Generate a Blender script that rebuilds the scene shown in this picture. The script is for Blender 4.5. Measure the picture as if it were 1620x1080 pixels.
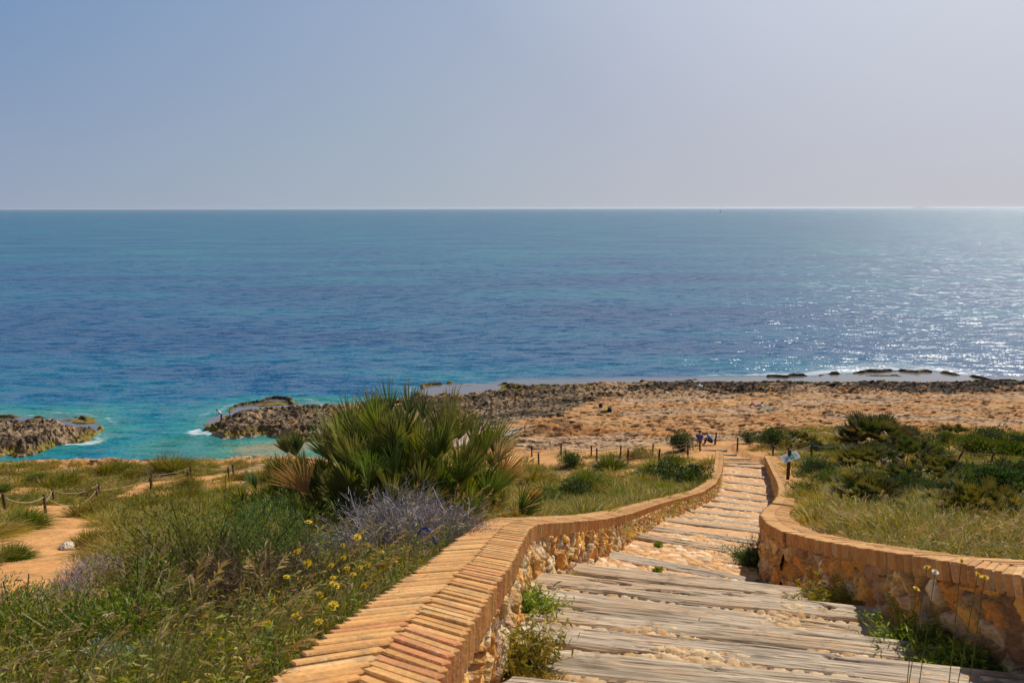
import bpy, math, random
import numpy as np
from mathutils import Vector, Matrix
for o in list(bpy.data.objects): bpy.data.objects.remove(o)
S = bpy.context.scene
COL = S.collection
R_ = math.radians
# ------------------------------------------------------------------ camera
EYE = 25.0                       # camera height above the sea
FPX = 1200.0                     # focal length in pixels of a 1620 px wide frame
PITCH = math.atan(210.5 / FPX)
cd = bpy.data.cameras.new('camera'); cam = bpy.data.objects.new('camera', cd); COL.objects.link(cam)
cd.sensor_width = 36; cd.lens = FPX / 1620 * 36
cd.clip_start = 0.05; cd.clip_end = 90000
cam.location = (0, 0, EYE); cam.rotation_euler = (math.pi / 2 - PITCH, 0, 0)
cam.rotation_euler = (Matrix.Rotation(math.pi / 2 - PITCH, 3, 'X') @ Matrix.Rotation(R_(-0.08), 3, 'Z')).to_euler()
cd.dof.use_dof = True; cd.dof.focus_distance = 13; cd.dof.aperture_fstop = 8.0
S.camera = cam
# ------------------------------------------------------------------ world, sun, exposure
SUN_AZ, SUN_EL = 41.0, 43.0      # degrees right of straight ahead, above the horizon
W = bpy.data.worlds.new('World'); S.world = W; W.use_nodes = True
wt = W.node_tree; wt.nodes.clear()
wo = wt.nodes.new('ShaderNodeOutputWorld'); wb = wt.nodes.new('ShaderNodeBackground')
sk = wt.nodes.new('ShaderNodeTexSky'); sk.sky_type = 'NISHITA'; sk.sun_disc = False
sk.sun_elevation = R_(SUN_EL); sk.sun_rotation = R_(SUN_AZ)
sk.air_density = 1.0; sk.dust_density = 1.2; sk.ozone_density = 3.0; sk.altitude = 0
hs = wt.nodes.new('ShaderNodeHueSaturation'); hs.inputs['Saturation'].default_value = 1.0; hs.inputs['Value'].default_value = 0.75
wb.inputs[1].default_value = 0.075
def wnode(k, **kw):
    n = wt.nodes.new(k)
    for a, b in kw.items(): setattr(n, a, b)
    return n
def wramp(v, pts):               # colours are radiances seen in the photograph, divided by the background strength
    r = wnode('ShaderNodeValToRGB'); e = r.color_ramp.elements
    while len(e) < len(pts): e.new(.5)
    for k, (q, c) in enumerate(pts): e[k].position = q; e[k].color = (c[0], c[1], c[2], 1)
    wt.links.new(v, r.inputs[0])
    sc = wnode('ShaderNodeVectorMath', operation='SCALE'); sc.inputs['Scale'].default_value = 1 / .075
    wt.links.new(r.outputs[0], sc.inputs[0]); return sc.outputs[0]
tc = wnode('ShaderNodeTexCoord'); dt = wnode('ShaderNodeVectorMath', operation='DOT_PRODUCT')
wt.links.new(tc.outputs['Generated'], dt.inputs[0])
dt.inputs[1].default_value = (math.sin(R_(SUN_AZ)) * math.cos(R_(SUN_EL)), math.cos(R_(SUN_AZ)) * math.cos(R_(SUN_EL)), math.sin(R_(SUN_EL)))
sx = wnode('ShaderNodeSeparateXYZ'); wt.links.new(tc.outputs['Generated'], sx.inputs[0])
lo = wramp(dt.outputs['Value'], [(0, (.27, .33, .46)), (.13, (.305, .37, .505)), (.516, (.41, .47, .54)), (.727, (.54, .54, .60)), (1, (.75, .74, .8))])
hi = wramp(dt.outputs['Value'], [(0, (.09, .20, .43)), (.298, (.130, .262, .50)), (.67, (.340, .425, .585)), (.875, (.65, .68, .77)), (1, (1.0, 1.0, 1.0))])
mh = wnode('ShaderNodeMapRange'); mh.inputs['From Max'].default_value = .27; wt.links.new(sx.outputs['Z'], mh.inputs['Value'])
m1 = wnode('ShaderNodeMix', data_type='RGBA'); wt.links.new(mh.outputs[0], m1.inputs[0]); wt.links.new(lo, m1.inputs[6]); wt.links.new(hi, m1.inputs[7])
mn = wnode('ShaderNodeMapRange'); mn.inputs['From Min'].default_value = .25; mn.inputs['From Max'].default_value = .7; mn.inputs['To Min'].default_value = .04; wt.links.new(sx.outputs['Z'], mn.inputs['Value'])
m2 = wnode('ShaderNodeMix', data_type='RGBA'); wt.links.new(mn.outputs[0], m2.inputs[0]); wt.links.new(m1.outputs[2], m2.inputs[6]); wt.links.new(sk.outputs[0], hs.inputs['Color']); wt.links.new(hs.outputs[0], m2.inputs[7])
wt.links.new(m2.outputs[2], wb.inputs[0])
wt.links.new(wb.outputs[0], wo.inputs[0])
sl = bpy.data.lights.new('sun', 'SUN'); so = bpy.data.objects.new('sun', sl); COL.objects.link(so)
sl.energy = 5.0; sl.angle = R_(0.5); sl.color = (1.0, 0.93, 0.82)
sd = Vector((math.sin(R_(SUN_AZ)) * math.cos(R_(SUN_EL)), math.cos(R_(SUN_AZ)) * math.cos(R_(SUN_EL)), math.sin(R_(SUN_EL))))
so.rotation_euler = sd.to_track_quat('Z', 'Y').to_euler(); so.location = (60, 60, 120)
S.view_settings.view_transform = 'Standard'; S.view_settings.look = 'None'
S.view_settings.exposure = 0.0; S.view_settings.gamma = 1.0
S.render.engine = 'CYCLES'; S.cycles.max_bounces = 6; S.cycles.transparent_max_bounces = 6
S.cycles.sample_clamp_direct = 6; S.cycles.sample_clamp_indirect = 4

rng = np.random.default_rng(7); random.seed(7)
# ------------------------------------------------------------------ noise
def h2(ix, iy, s):
    n = (ix.astype(np.int64) * 374761393 + iy.astype(np.int64) * 668265263 + s * 1442695041) & 0xffffffff
    n = ((n ^ (n >> 13)) * 1274126177) & 0xffffffff
    n = (n ^ (n >> 16)) * 2246822519 & 0xffffffff
    return ((n ^ (n >> 15)) & 0xffffff) / float(0xffffff)
def vn(x, y, s=0):
    x = np.asarray(x, float); y = np.asarray(y, float)
    ix = np.floor(x); iy = np.floor(y); fx = x - ix; fy = y - iy
    fx = fx * fx * (3 - 2 * fx); fy = fy * fy * (3 - 2 * fy)
    a = h2(ix, iy, s); b = h2(ix + 1, iy, s); c = h2(ix, iy + 1, s); d = h2(ix + 1, iy + 1, s)
    return (a * (1 - fx) + b * fx) * (1 - fy) + (c * (1 - fx) + d * fx) * fy
def fbm(x, y, o=4, s=0):
    r = 0; a = .5; t = 0
    for i in range(o):
        r = r + a * vn(x * 2 ** i + 17.3 * i, y * 2 ** i - 9.1 * i, s + i); t += a; a *= .5
    return r / t
def worley(x, y, s=0):
    ix = np.floor(x); iy = np.floor(y)
    f1 = np.full(x.shape, 9.); f2 = np.full(x.shape, 9.); cid = np.zeros(x.shape); dx = np.zeros(x.shape); dy = np.zeros(x.shape)
    for i in (-1, 0, 1):
        for j in (-1, 0, 1):
            cx = ix + i; cy = iy + j
            px = cx + .08 + .84 * h2(cx, cy, s + 1); py = cy + .08 + .84 * h2(cx, cy, s + 2)
            d = np.hypot(x - px, y - py); m = d < f1
            f2 = np.where(m, f1, np.minimum(f2, d)); cid = np.where(m, h2(cx, cy, s + 3), cid)
            dx = np.where(m, x - px, dx); dy = np.where(m, y - py, dy); f1 = np.where(m, d, f1)
    return f1, f2, cid, dx, dy
def sm(x, a, b):
    t = np.clip((x - a) / (b - a), 0, 1); return t * t * (3 - 2 * t)
def mixc(a, b, t):
    t = np.asarray(t)[..., None]; return np.asarray(a) * (1 - t) + np.asarray(b) * t
# ------------------------------------------------------------------ measured rays: pixel of the 1620x1080 photograph -> world
SP, CP = math.sin(PITCH), math.cos(PITCH)
def at(px, py, Y):               # point at forward distance Y seen at a pixel
    a = (px - 810) / FPX; b = (540 - py) / FPX
    t = Y / (CP + b * SP); return (a * t, Y, EYE + (-SP + b * CP) * t)
def seapt(px, py, z=0.0):
    a = (px - 810) / FPX; b = (540 - py) / FPX
    t = (EYE - z) / (SP - b * CP); return (a * t, (CP + b * SP) * t)
# ------------------------------------------------------------------ wall and path lines
LW = [at(*p) for p in ((676,1078,1.76),(697,1034,2.02),(717,1008,2.2),(743,967,2.58),(759,943,2.86),(782,913,3.31),(800,886,3.85),
     (818,855,4.75),(831,834,5.6),(846,827,6.2),(888,825,7.2),(955,820,9.5),(997,811,12),(1039,797,17.5),(1081,786,23),(1110,778,26.3),(1131,765,30),(1140,749,34),
     (1143,732,38.5),(1143,714,43.5))]
RW1 = [at(*p) for p in ((1620,910,3.9),(1492,885,4.5),(1376,868,5.6),(1305,856,6.6),(1242,841,8.0))]
RW2 = [at(*p) for p in ((1239,840,7.95),(1216,828,9.2),(1206,815,11),(1210,806,13),(1222,798,15))]
RW3 = [at(*p) for p in ((1224,795,15.4),(1232,784,20),(1233,772,26),(1229,760,30.5),(1221,744,37),(1210,721,42.5))]
def ext(P, Y0):                  # continue a line back behind the camera
    a = Vector(P[0]); b = Vector(P[2] if len(P) > 2 else P[1]); d = (a - b); d = d / -d.y
    return [tuple(a + d * (a.y - Y0))] + P
LW = ext([tuple(p) for p in LW], -3.0)
r0 = RW1[0]; RW1 = [(r0[0] + 1.5, -3.0, r0[2] + 2.0), (r0[0] + 1.15, 1.0, r0[2] + .9), (r0[0] + .62, 2.8, r0[2] + .34)] + RW1
RWA = RW1 + RW2 + RW3
lwY = np.array([p[1] for p in LW]); lwX = np.array([p[0] for p in LW]); lwZ = np.array([p[2] for p in LW])
rwY = np.array([p[1] for p in RWA]); rwX = np.array([p[0] for p in RWA]); rwZ = np.array([p[2] for p in RWA])
PY = np.array([-4, 0, 3.25, 7, 9.6, 12.8, 15.8, 18.6, 21.2, 23.8, 26.2, 28.6, 31, 33.6, 36.3, 39, 42, 43.3, 45.3, 47.5, 49.5, 52])
PD = np.array([0.3, 1.3, 2.3, 3.66, 4.65, 5.82, 7.0, 8.0, 9.0, 9.91, 10.69, 11.44, 12.2, 12.84, 13.52, 14.12, 14.75, 14.98, 15.36, 15.72, 16.1, 16.5])
def XL(Y): return np.interp(Y, lwY, lwX)
def XR(Y): return np.interp(Y, rwY, rwX)
def CLd(Y): return EYE - np.interp(Y, lwY, lwZ)
def CRd(Y): return EYE - np.interp(Y, rwY, rwZ)
def Pd(X, Y):                    # path drop; lines of equal drop run square to the path
    w = np.clip((X - XL(Y)) / 2.5, -.5, 1.5); return np.interp(Y + w * (.45 + .01 * np.minimum(Y, 40)), PY, PD)
# ------------------------------------------------------------------ terrain
TU = np.array([-.75, -.45, -.2, 0, .15, .28, .4, .75])
TY = np.array([40, 47, 52, 56, 60, 65, 72, 80, 95, 106, 113, 130, 200])
TD = np.array([[16.2,16.0,15.5,15.2,14.6,14.3,14.1,14.5],
 [17.8,17.5,17.1,16.4,15.9,15.65,15.5,15.9],[18.4,18.3,18.0,17.3,16.9,16.5,16.2,16.4],[19.1,19.0,18.8,17.9,17.5,17.2,16.9,17.0],
 [22.8,22.3,20.4,18.7,18.2,17.9,17.6,17.7],[26,25.8,22.5,20,19.1,18.8,18.5,18.6],[28,27.5,25.0,21.5,20.4,20.1,19.9,19.9],
 [29,28.5,26.8,22.8,21.8,21.6,21.3,21.3],[30,30,28.5,24.1,23.8,23.7,23.5,23.4],[32,32,30,24.9,24.7,24.6,24.6,24.5],
 [34,34,33,26.4,26.2,26.1,26.2,26.2],[38,38,38,34,34,34,34,34],[45]*8], float)
def table(u, Y):
    u = np.clip(u, TU[0], TU[-1]); Y = np.clip(Y, TY[0], TY[-1])
    i = np.clip(np.searchsorted(TU, u) - 1, 0, len(TU) - 2); j = np.clip(np.searchsorted(TY, Y) - 1, 0, len(TY) - 2)
    a = (u - TU[i]) / (TU[i + 1] - TU[i]); a = a * a * (3 - 2 * a) * .5 + a * .5
    b = (Y - TY[j]) / (TY[j + 1] - TY[j])
    return (TD[j, i] * (1 - a) + TD[j, i + 1] * a) * (1 - b) + (TD[j + 1, i] * (1 - a) + TD[j + 1, i + 1] * a) * b
def polyd(X, Y, poly):           # signed distance, positive inside
    X = np.asarray(X, float); d = np.full(X.shape, 1e9); ins = np.zeros(X.shape, bool); n = len(poly)
    for k in range(n):
        (x0, y0), (x1, y1) = poly[k], poly[(k + 1) % n]; ex, ey = x1 - x0, y1 - y0
        t = np.clip(((X - x0) * ex + (Y - y0) * ey) / (ex * ex + ey * ey + 1e-9), 0, 1)
        d = np.minimum(d, np.hypot(X - x0 - ex * t, Y - y0 - ey * t))
        c = ((y0 > Y) != (y1 > Y)) & (X < (x1 - x0) * (Y - y0) / ((y1 - y0) if y1 != y0 else 1e-9) + x0); ins ^= c
    return np.where(ins, d, -d)
def pp(L): return [seapt(*p) for p in L]
PENIN = pp([(322,683),(328,672),(352,664),(420,648),(470,643),(560,641),(640,635),(700,629),(800,624),(900,618),(930,640),(900,690),(780,702),(640,700),(560,694),(500,697),(430,694),(365,692),(338,691)])
ISLET = pp([(-140,690),(-60,672),(0,669),(60,667),(110,668),(128,682),(150,688),(135,697),(95,705),(70,719),(40,722),(10,718),(-10,727),(-80,730),(-150,720)])
REEFS = [pp([(-160,672),(-60,662),(0,660),(50,657),(130,656),(160,664),(168,680),(150,692),(110,694),(60,690),(0,690),(-100,690)]),
 pp([(312,676),(335,656),(375,640),(425,628),(465,629),(470,636),(500,642),(450,650),(400,655),(350,668),(335,680)]),
 pp([(655,622),(668,612),(700,606),(760,604),(815,609),(845,616),(850,628),(760,632),(680,632)]),
 pp([(955,612),(965,604),(1010,603),(1040,607),(1090,602),(1130,598),(1200,597),(1280,596),(1300,593),(1370,588),(1420,586),(1480,589),(1530,596),(1570,604),(1640,606),(1760,604),(1760,625),(1500,618),(1200,618),(1000,622)])]
def masks(X, Y):
    w1 = (fbm(X * .35, Y * .35, 3, 5) - .5) * 3.2; w2 = (fbm(X * .35 + 40, Y * .35, 3, 6) - .5) * 3.2
    pn = polyd(X + w1, Y + w2 * 1.3, PENIN); il = polyd(X + w1, Y + w2 * 1.3, ISLET)
    rf = np.full(X.shape, -1e9)
    for r in REEFS: rf = np.maximum(rf, polyd(X + w1 * .8, Y + w2, r))
    return pn, il, rf
def ground0(X, Y):               # drop of the smooth ground below the eye
    X = np.asarray(X, float); Y = np.asarray(Y, float)
    u = X / np.maximum(Y, 3.0)
    cl = CLd(np.minimum(Y, 43.5)) + .16; cr = CRd(np.minimum(Y, 42.5)) + .16
    dl = np.maximum(XL(Y) - .45 - X, 0); dr = np.maximum(X - XR(Y) - .45, 0)
    Yc = np.maximum(Y, -3)
    FL = 1.25 + .375 * Yc; FR = 1.35 + .33 * Yc
    L = cl + (FL - cl) * (1 - np.exp(-dl / (1.5 + .3 * np.maximum(Y, 0))))
    Rr = cr + (FR - cr) * (1 - np.exp(-dr / (1.5 + .25 * np.maximum(Y, 0))))
    wc = .5 * (XL(Y) + XR(Y)); D = np.where(X < wc, L, Rr)
    inp = (X > XL(Y) - .22) & (X < XR(Y) + .22) & (Y < 43.2)
    D = np.where(inp, Pd(X, Y) + .45, D)
    t = sm(Y, 40.5, 46); T = table(u, Y)
    T = np.where((X > XL(Y) - .3) & (X < XR(Y) + .3) & (Y < 50), np.maximum(T, Pd(X, Y) + .05), T)
    return D * (1 - np.where(inp, 0, t)) + T * np.where(inp, 0, t)
def ground(X, Y, fine=True):
    X = np.asarray(X, float); Y = np.asarray(Y, float)
    z = EYE - ground0(X, Y)
    hill = sm(Y, 58, 50)
    z = z + hill * (fbm(X * .5, Y * .5, 3, 11) - .5) * .35 * sm(Y, 3, 12) * np.where((X > XL(Y) - .6) & (X < XR(Y) + .6), 0, 1)
    if not fine: return z
    far = Y > 50
    if far.any():
        x, y = X[far], Y[far]; zz = z[far]
        pn, il, rf = masks(x, y)
        zp = np.where(pn > 0, np.minimum(pn * .55, .75 + .35 * fbm(x * .2, y * .2, 2, 3)) - .05, -2.0)
        zi = np.where(il > 0, np.minimum(il * .55, .7 + .5 * fbm(x * .2, y * .2, 2, 4)) - .05, -2.0)
        rock = np.maximum(sm(y, 51, 56), np.maximum(pn, il) > 0)
        base = np.maximum(np.maximum(zz, zp), zi)
        above = sm(base, -.3, .3)
        # ledges, pits and cracks of the rock
        lay = (fbm(x * .09, y * .22, 4, 21)) ; ter = base + lay * 1.3
        stp = .38; q = ter / stp; f = q - np.floor(q); terr = (np.floor(q) + sm(f, .25, .6)) * stp
        f1, f2, cid, _, _ = worley(x * .55 + .5 * vn(x, y, 8), y * .9, 31)
        g1, g2, gid, _, _ = worley(x * 1.7, y * 2.2, 37)
        rough = .38 + 1.1 * np.maximum(sm(base, 2.2, 1.0), 0.55 * (pn > 0) + 0.6 * (il > 0))
        d = (terr - ter) * .8 + (fbm(x * .25, y * .5, 5, 23) - .5) * .7 + (cid - .5) * .12 - .16 * sm(f2 - f1, .12, 0) * (fbm(x * .15, y * .15, 2, 24) > .45)
        h1_, _, hid, _, _ = worley(x * .62, y * 1.5, 37); d = d - .30 * sm(h1_, .28, .10) * (hid > .68)
        d = d - .28 * sm(g1, .34, .1) * (gid > .55) * rough + (fbm(x * 2.3, y * 2.8, 3, 25) - .5) * .46 * rough
        # little undercut bluff in the middle
        cv = np.exp(-((x - 5.2) / 5.5) ** 2 - ((y - 64) / 2.2) ** 2); d = d - cv * 1.2
        cv = np.exp(-((x - 3.5) / 4) ** 2 - ((y - 68) / 2) ** 2); d = d + cv * .9
        zz = base + d * rock * above
        beach = (x < -.05 * y) & (y < 82) & (base > -1)     # fine sand at the head of the cove
        zz = np.where(beach & (pn < 0.3) & (il < -.5) & (y > 60), base + (fbm(x * .4, y * .4, 2, 9) - .5) * .2, zz)
        rim = sm(np.abs(rf - .35), .55, .1) * sm(fbm(x * .35, y * .35, 3, 41), .40, .56)
        rz = -.25 + .55 * rim + .12 * fbm(x * 2, y * 2, 2, 42)
        n2 = sm(fbm(x * .16, y * .5, 3, 43), .62, .7) * (rf > 0) * .25 - .2
        zz = np.where(rf > -.6, np.maximum(zz, np.maximum(rz, n2)), zz)
        z[far] = zz
    return z
def hit(px, py):                 # first ground point under a pixel of the photograph
    a = (px - 810) / FPX; b = (540 - py) / FPX
    Ys = np.geomspace(1.2, 125, 1400); t = Ys / (CP + b * SP); X = a * t; Z = EYE + (-SP + b * CP) * t
    g = ground(X, Ys, False); k = np.argmax(Z < g)
    if not (Z < g).any(): k = len(Ys) - 1
    return float(X[k]), float(Ys[k]), float(g[k])
def gz(x, y): return float(ground(np.array([x, x + .01]), np.array([y, y]), False)[0])
def gzf(x, y): return float(ground(np.array([x, x + .01]), np.array([y, y]), True)[0])
# ------------------------------------------------------------------ mesh and object helpers
def npmesh(name, V, F, C=None, smooth=False):
    V = np.asarray(V, np.float32); F = np.asarray(F, np.int32); m = bpy.data.meshes.new(name)
    m.vertices.add(len(V)); m.vertices.foreach_set('co', V.ravel())
    k = F.shape[1]; m.loops.add(F.size); m.loops.foreach_set('vertex_index', F.ravel())
    m.polygons.add(len(F)); m.polygons.foreach_set('loop_start', np.arange(len(F), dtype=np.int32) * k)
    m.polygons.foreach_set('loop_total', np.full(len(F), k, np.int32))
    m.polygons.foreach_set('use_smooth', np.full(len(F), smooth))
    if C is not None:
        at_ = m.color_attributes.new('Col', 'FLOAT_COLOR', 'POINT')
        c4 = np.ones((len(V), 4), np.float32); c4[:, :3] = C; at_.data.foreach_set('color', c4.ravel())
    m.update(calc_edges=True); m.validate()
    return m
def link(name, mesh, mat=None, parent=None, loc=None):
    o = bpy.data.objects.new(name, mesh); COL.objects.link(o)
    if mat is not None and not mesh.materials: mesh.materials.append(mat)
    if parent is not None: o.parent = parent
    if loc is not None: o.location = loc
    return o
def tag(o, label=None, cat=None, group=None, kind=None):
    if label: o['label'] = label
    if cat: o['category'] = cat
    if group: o['group'] = group
    if kind: o['kind'] = kind
    return o
def empty(name, loc, label, cat, group=None, rz=0):
    o = bpy.data.objects.new(name, None); COL.objects.link(o); o.location = loc; o.rotation_euler = (0, 0, rz)
    o.empty_display_size = .1
    return tag(o, label, cat, group)
def copy_tree(o, parent=None):
    c = o.copy(); COL.objects.link(c); c.parent = parent
    for ch in o.children: copy_tree(ch, c)
    return c
def gridfaces(nr, nc):
    i = np.arange(nr - 1)[:, None] * nc + np.arange(nc - 1)[None, :]; i = i.ravel()
    return np.stack([i, i + 1, i + 1 + nc, i + nc], 1)
class MB:
    def __init__(s): s.V = []; s.F = []; s.C = []
    def add(s, V, F, c=(1, 1, 1)):
        b = sum(len(v) for v in s.V); V = np.asarray(V, float)
        s.V.append(V); s.F += [tuple(int(i) + b for i in f) for f in F]
        c = np.asarray(c, float); s.C.append(np.tile(c, (len(V), 1)) if c.ndim == 1 else c)
    def box(s, c, d, M=None, col=(1, 1, 1)):
        v = np.array([(x, y, z) for x in (-.5, .5) for y in (-.5, .5) for z in (-.5, .5)]) * np.asarray(d)
        if M is not None: v = v @ np.asarray(M).T
        s.add(v + np.asarray(c), [(0, 1, 3, 2), (4, 6, 7, 5), (0, 4, 5, 1), (2, 3, 7, 6), (0, 2, 6, 4), (1, 5, 7, 3)], col)
    def tube(s, P, r, n=8, col=(1, 1, 1)):
        P = [Vector(p) for p in P]; r = [r] * len(P) if np.isscalar(r) else r; V = []; F = []
        for i, p in enumerate(P):
            d = (P[min(i + 1, len(P) - 1)] - P[max(i - 1, 0)]).normalized()
            a = d.orthogonal().normalized() if i == 0 else (a - d * a.dot(d)).normalized(); b = d.cross(a)
            for k in range(n):
                t = 2 * math.pi * k / n; V.append(tuple(p + (a * math.cos(t) + b * math.sin(t)) * r[i]))
        for i in range(len(P) - 1):
            for k in range(n): F.append((i * n + k, i * n + (k + 1) % n, (i + 1) * n + (k + 1) % n, (i + 1) * n + k))
        F.append(tuple(range(n))[::-1]); F.append(tuple((len(P) - 1) * n + k for k in range(n)))
        s.add(V, F, col)
    def ball(s, c, r, col=(1, 1, 1), nu=12, nv=8, seed=None, rough=0.0):
        r = np.array([r] * 3) if np.isscalar(r) else np.asarray(r); V = []; F = []
        rs = np.random.default_rng(seed if seed is not None else 0)
        for j in range(nv + 1):
            for i in range(nu):
                th = math.pi * j / nv; ph = 2 * math.pi * i / nu
                k = 1 + (rs.uniform(-rough, rough) if 0 < j < nv else 0)
                V.append((math.sin(th) * math.cos(ph) * r[0] * k + c[0], math.sin(th) * math.sin(ph) * r[1] * k + c[1], math.cos(th) * r[2] * k + c[2]))
        for j in range(nv):
            for i in range(nu): F.append((j * nu + i, (j + 1) * nu + i, (j + 1) * nu + (i + 1) % nu, j * nu + (i + 1) % nu))
        s.add(V, F, col)
    def build(s, name, mat, parent=None, smooth=False, bevel=0, loc=None):
        m = bpy.data.meshes.new(name); V = np.concatenate(s.V); C = np.concatenate(s.C)
        m.from_pydata(V.tolist(), [], s.F); a = m.color_attributes.new('Col', 'FLOAT_COLOR', 'POINT')
        c4 = np.ones((len(V), 4), np.float32); c4[:, :3] = C; a.data.foreach_set('color', c4.ravel())
        if smooth: m.polygons.foreach_set('use_smooth', [True] * len(m.polygons))
        m.update(); o = link(name, m, mat, parent, loc)
        if bevel:
            b = o.modifiers.new('Bevel', 'BEVEL'); b.width = bevel; b.segments = 1; b.limit_method = 'ANGLE'
        return o
# ------------------------------------------------------------------ materials
def nodes(name):
    m = bpy.data.materials.new(name); m.use_nodes = True; t = m.node_tree; t.nodes.clear()
    o = t.nodes.new('ShaderNodeOutputMaterial'); p = t.nodes.new('ShaderNodeBsdfPrincipled'); t.links.new(p.outputs[0], o.inputs[0])
    return m, t, p, o
def N(t, k, **kw):
    n = t.nodes.new(k)
    for a, b in kw.items():
        if a.startswith('i_'): n.inputs[a[2:].replace('_', ' ')].default_value = b
        else: setattr(n, a, b)
    return n
def colmat(name, rough=.8, nscale=30., amt=.35, bump=.3, bdist=.01, spec=.3, base=None, nscale2=None, stretch=None, metal=0):
    """vertex colour (or base) broken up by two noises, with bump"""
    m, t, p, o = nodes(name); L = t.links.new
    if base is None: c = N(t, 'ShaderNodeAttribute', attribute_name='Col').outputs['Color']
    else: c = N(t, 'ShaderNodeRGB'); c.outputs[0].default_value = (*base, 1); c = c.outputs[0]
    g = N(t, 'ShaderNodeNewGeometry' if stretch is None else 'ShaderNodeTexCoord')
    vec = g.outputs['Position'] if stretch is None else g.outputs['Object']
    if stretch is not None:
        mp = N(t, 'ShaderNodeMapping'); mp.inputs['Scale'].default_value = stretch; L(vec, mp.inputs[0]); vec = mp.outputs[0]
    n1 = N(t, 'ShaderNodeTexNoise'); n1.inputs['Scale'].default_value = nscale; n1.inputs['Detail'].default_value = 6; L(vec, n1.inputs['Vector'])
    n2 = N(t, 'ShaderNodeTexNoise'); n2.inputs['Scale'].default_value = nscale2 or nscale * .13; n2.inputs['Detail'].default_value = 4; L(vec, n2.inputs['Vector'])
    ad = N(t, 'ShaderNodeMath', operation='ADD'); L(n1.outputs['Fac'], ad.inputs[0]); L(n2.outputs['Fac'], ad.inputs[1])
    mr = N(t, 'ShaderNodeMapRange'); mr.inputs['From Min'].default_value = .6; mr.inputs['From Max'].default_value = 1.4
    mr.inputs['To Min'].default_value = 1 - amt; mr.inputs['To Max'].default_value = 1 + amt; L(ad.outputs[0], mr.inputs['Value'])
    mx = N(t, 'ShaderNodeVectorMath', operation='SCALE'); L(c, mx.inputs[0]); L(mr.outputs[0], mx.inputs['Scale'])
    L(mx.outputs[0], p.inputs['Base Color']); p.inputs['Roughness'].default_value = rough; p.inputs['Specular IOR Level'].default_value = spec
    p.inputs['Metallic'].default_value = metal
    if bump:
        b = N(t, 'ShaderNodeBump'); b.inputs['Strength'].default_value = bump; b.inputs['Distance'].default_value = bdist
        L(n1.outputs['Fac'], b.inputs['Height']); L(b.outputs[0], p.inputs['Normal'])
    return m
def leafmat(name, trans=.35, rough=.55, spec=.3):
    m, t, p, o = nodes(name); L = t.links.new
    c = N(t, 'ShaderNodeAttribute', attribute_name='Col').outputs['Color']
    L(c, p.inputs['Base Color']); p.inputs['Roughness'].default_value = rough; p.inputs['Specular IOR Level'].default_value = spec
    tr = N(t, 'ShaderNodeBsdfTranslucent'); h = N(t, 'ShaderNodeHueSaturation'); h.inputs['Saturation'].default_value = 1.15; h.inputs['Value'].default_value = 1.5
    L(c, h.inputs['Color']); L(h.outputs[0], tr.inputs[0])
    mx = N(t, 'ShaderNodeMixShader'); mx.inputs[0].default_value = trans; L(p.outputs[0], mx.inputs[1]); L(tr.outputs[0], mx.inputs[2]); L(mx.outputs[0], o.inputs[0])
    return m
M_ground = colmat('soil_and_rock', .95, 9., .4, .75, .06, .15, nscale2=1.1)
M_stone = colmat('wall_stone', .9, 34., .42, .9, .03, .2)
M_cobble = colmat('cobble', .9, 40., .35, .6, .01, .2)
M_brick = colmat('brick', .85, 60., .3, .6, .005, .25)
def stains(m, col, lo, hi, sc, amount):
    t = m.node_tree; p = [n for n in t.nodes if n.type == 'BSDF_PRINCIPLED'][0]; src = p.inputs['Base Color'].links[0].from_socket
    g = t.nodes.new('ShaderNodeNewGeometry'); n = t.nodes.new('ShaderNodeTexNoise'); n.inputs['Scale'].default_value = sc; n.inputs['Detail'].default_value = 8; n.inputs['Roughness'].default_value = .7
    t.links.new(g.outputs['Position'], n.inputs['Vector']); r = t.nodes.new('ShaderNodeMapRange'); r.inputs['From Min'].default_value = lo; r.inputs['From Max'].default_value = hi; r.inputs['To Max'].default_value = amount
    t.links.new(n.outputs['Fac'], r.inputs['Value']); x = t.nodes.new('ShaderNodeMix'); x.data_type = 'RGBA'; t.links.new(r.outputs[0], x.inputs[0]); t.links.new(src, x.inputs[6]); x.inputs[7].default_value = (*col, 1)
    t.links.new(x.outputs[2], p.inputs['Base Color'])
M_wood = colmat('weathered_wood', .85, 5., .38, .8, .02, .2, stretch=(.8, 14, 14), nscale2=2.0)
stains(M_brick, (.24, .17, .09), .52, .64, 9., .6); stains(M_brick, (.66, .56, .40), .60, .68, 23., .55)
stains(M_wood, (.17, .12, .08), .56, .66, 6., .55); stains(M_wood, (.52, .31, .16), .60, .70, 2.2, .55); stains(M_stone, (.20, .13, .07), .58, .68, 12., .5)
M_post = colmat('post_wood', .8, 12., .4, .5, .01, .2, stretch=(6, 6, .8), nscale2=2.)
M_rope = colmat('rope', .9, 80., .25, .4, .004, .1)
M_cloth = colmat('cloth', .9, 20., .15, .2, .005, .1)
M_skin = colmat('skin', .6, 30., .08, 0, .01, .3)
M_paint = colmat('paint', .5, 20., .08, 0, .01, .4)
M_leaf = leafmat('grass_leaf', .32)
M_palm = leafmat('palm_leaf', .22, .45, .35)
M_twig = colmat('twig', .9, 60., .2, 0, .01, .1)
M_flower = leafmat('petal', .25, .6)
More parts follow.
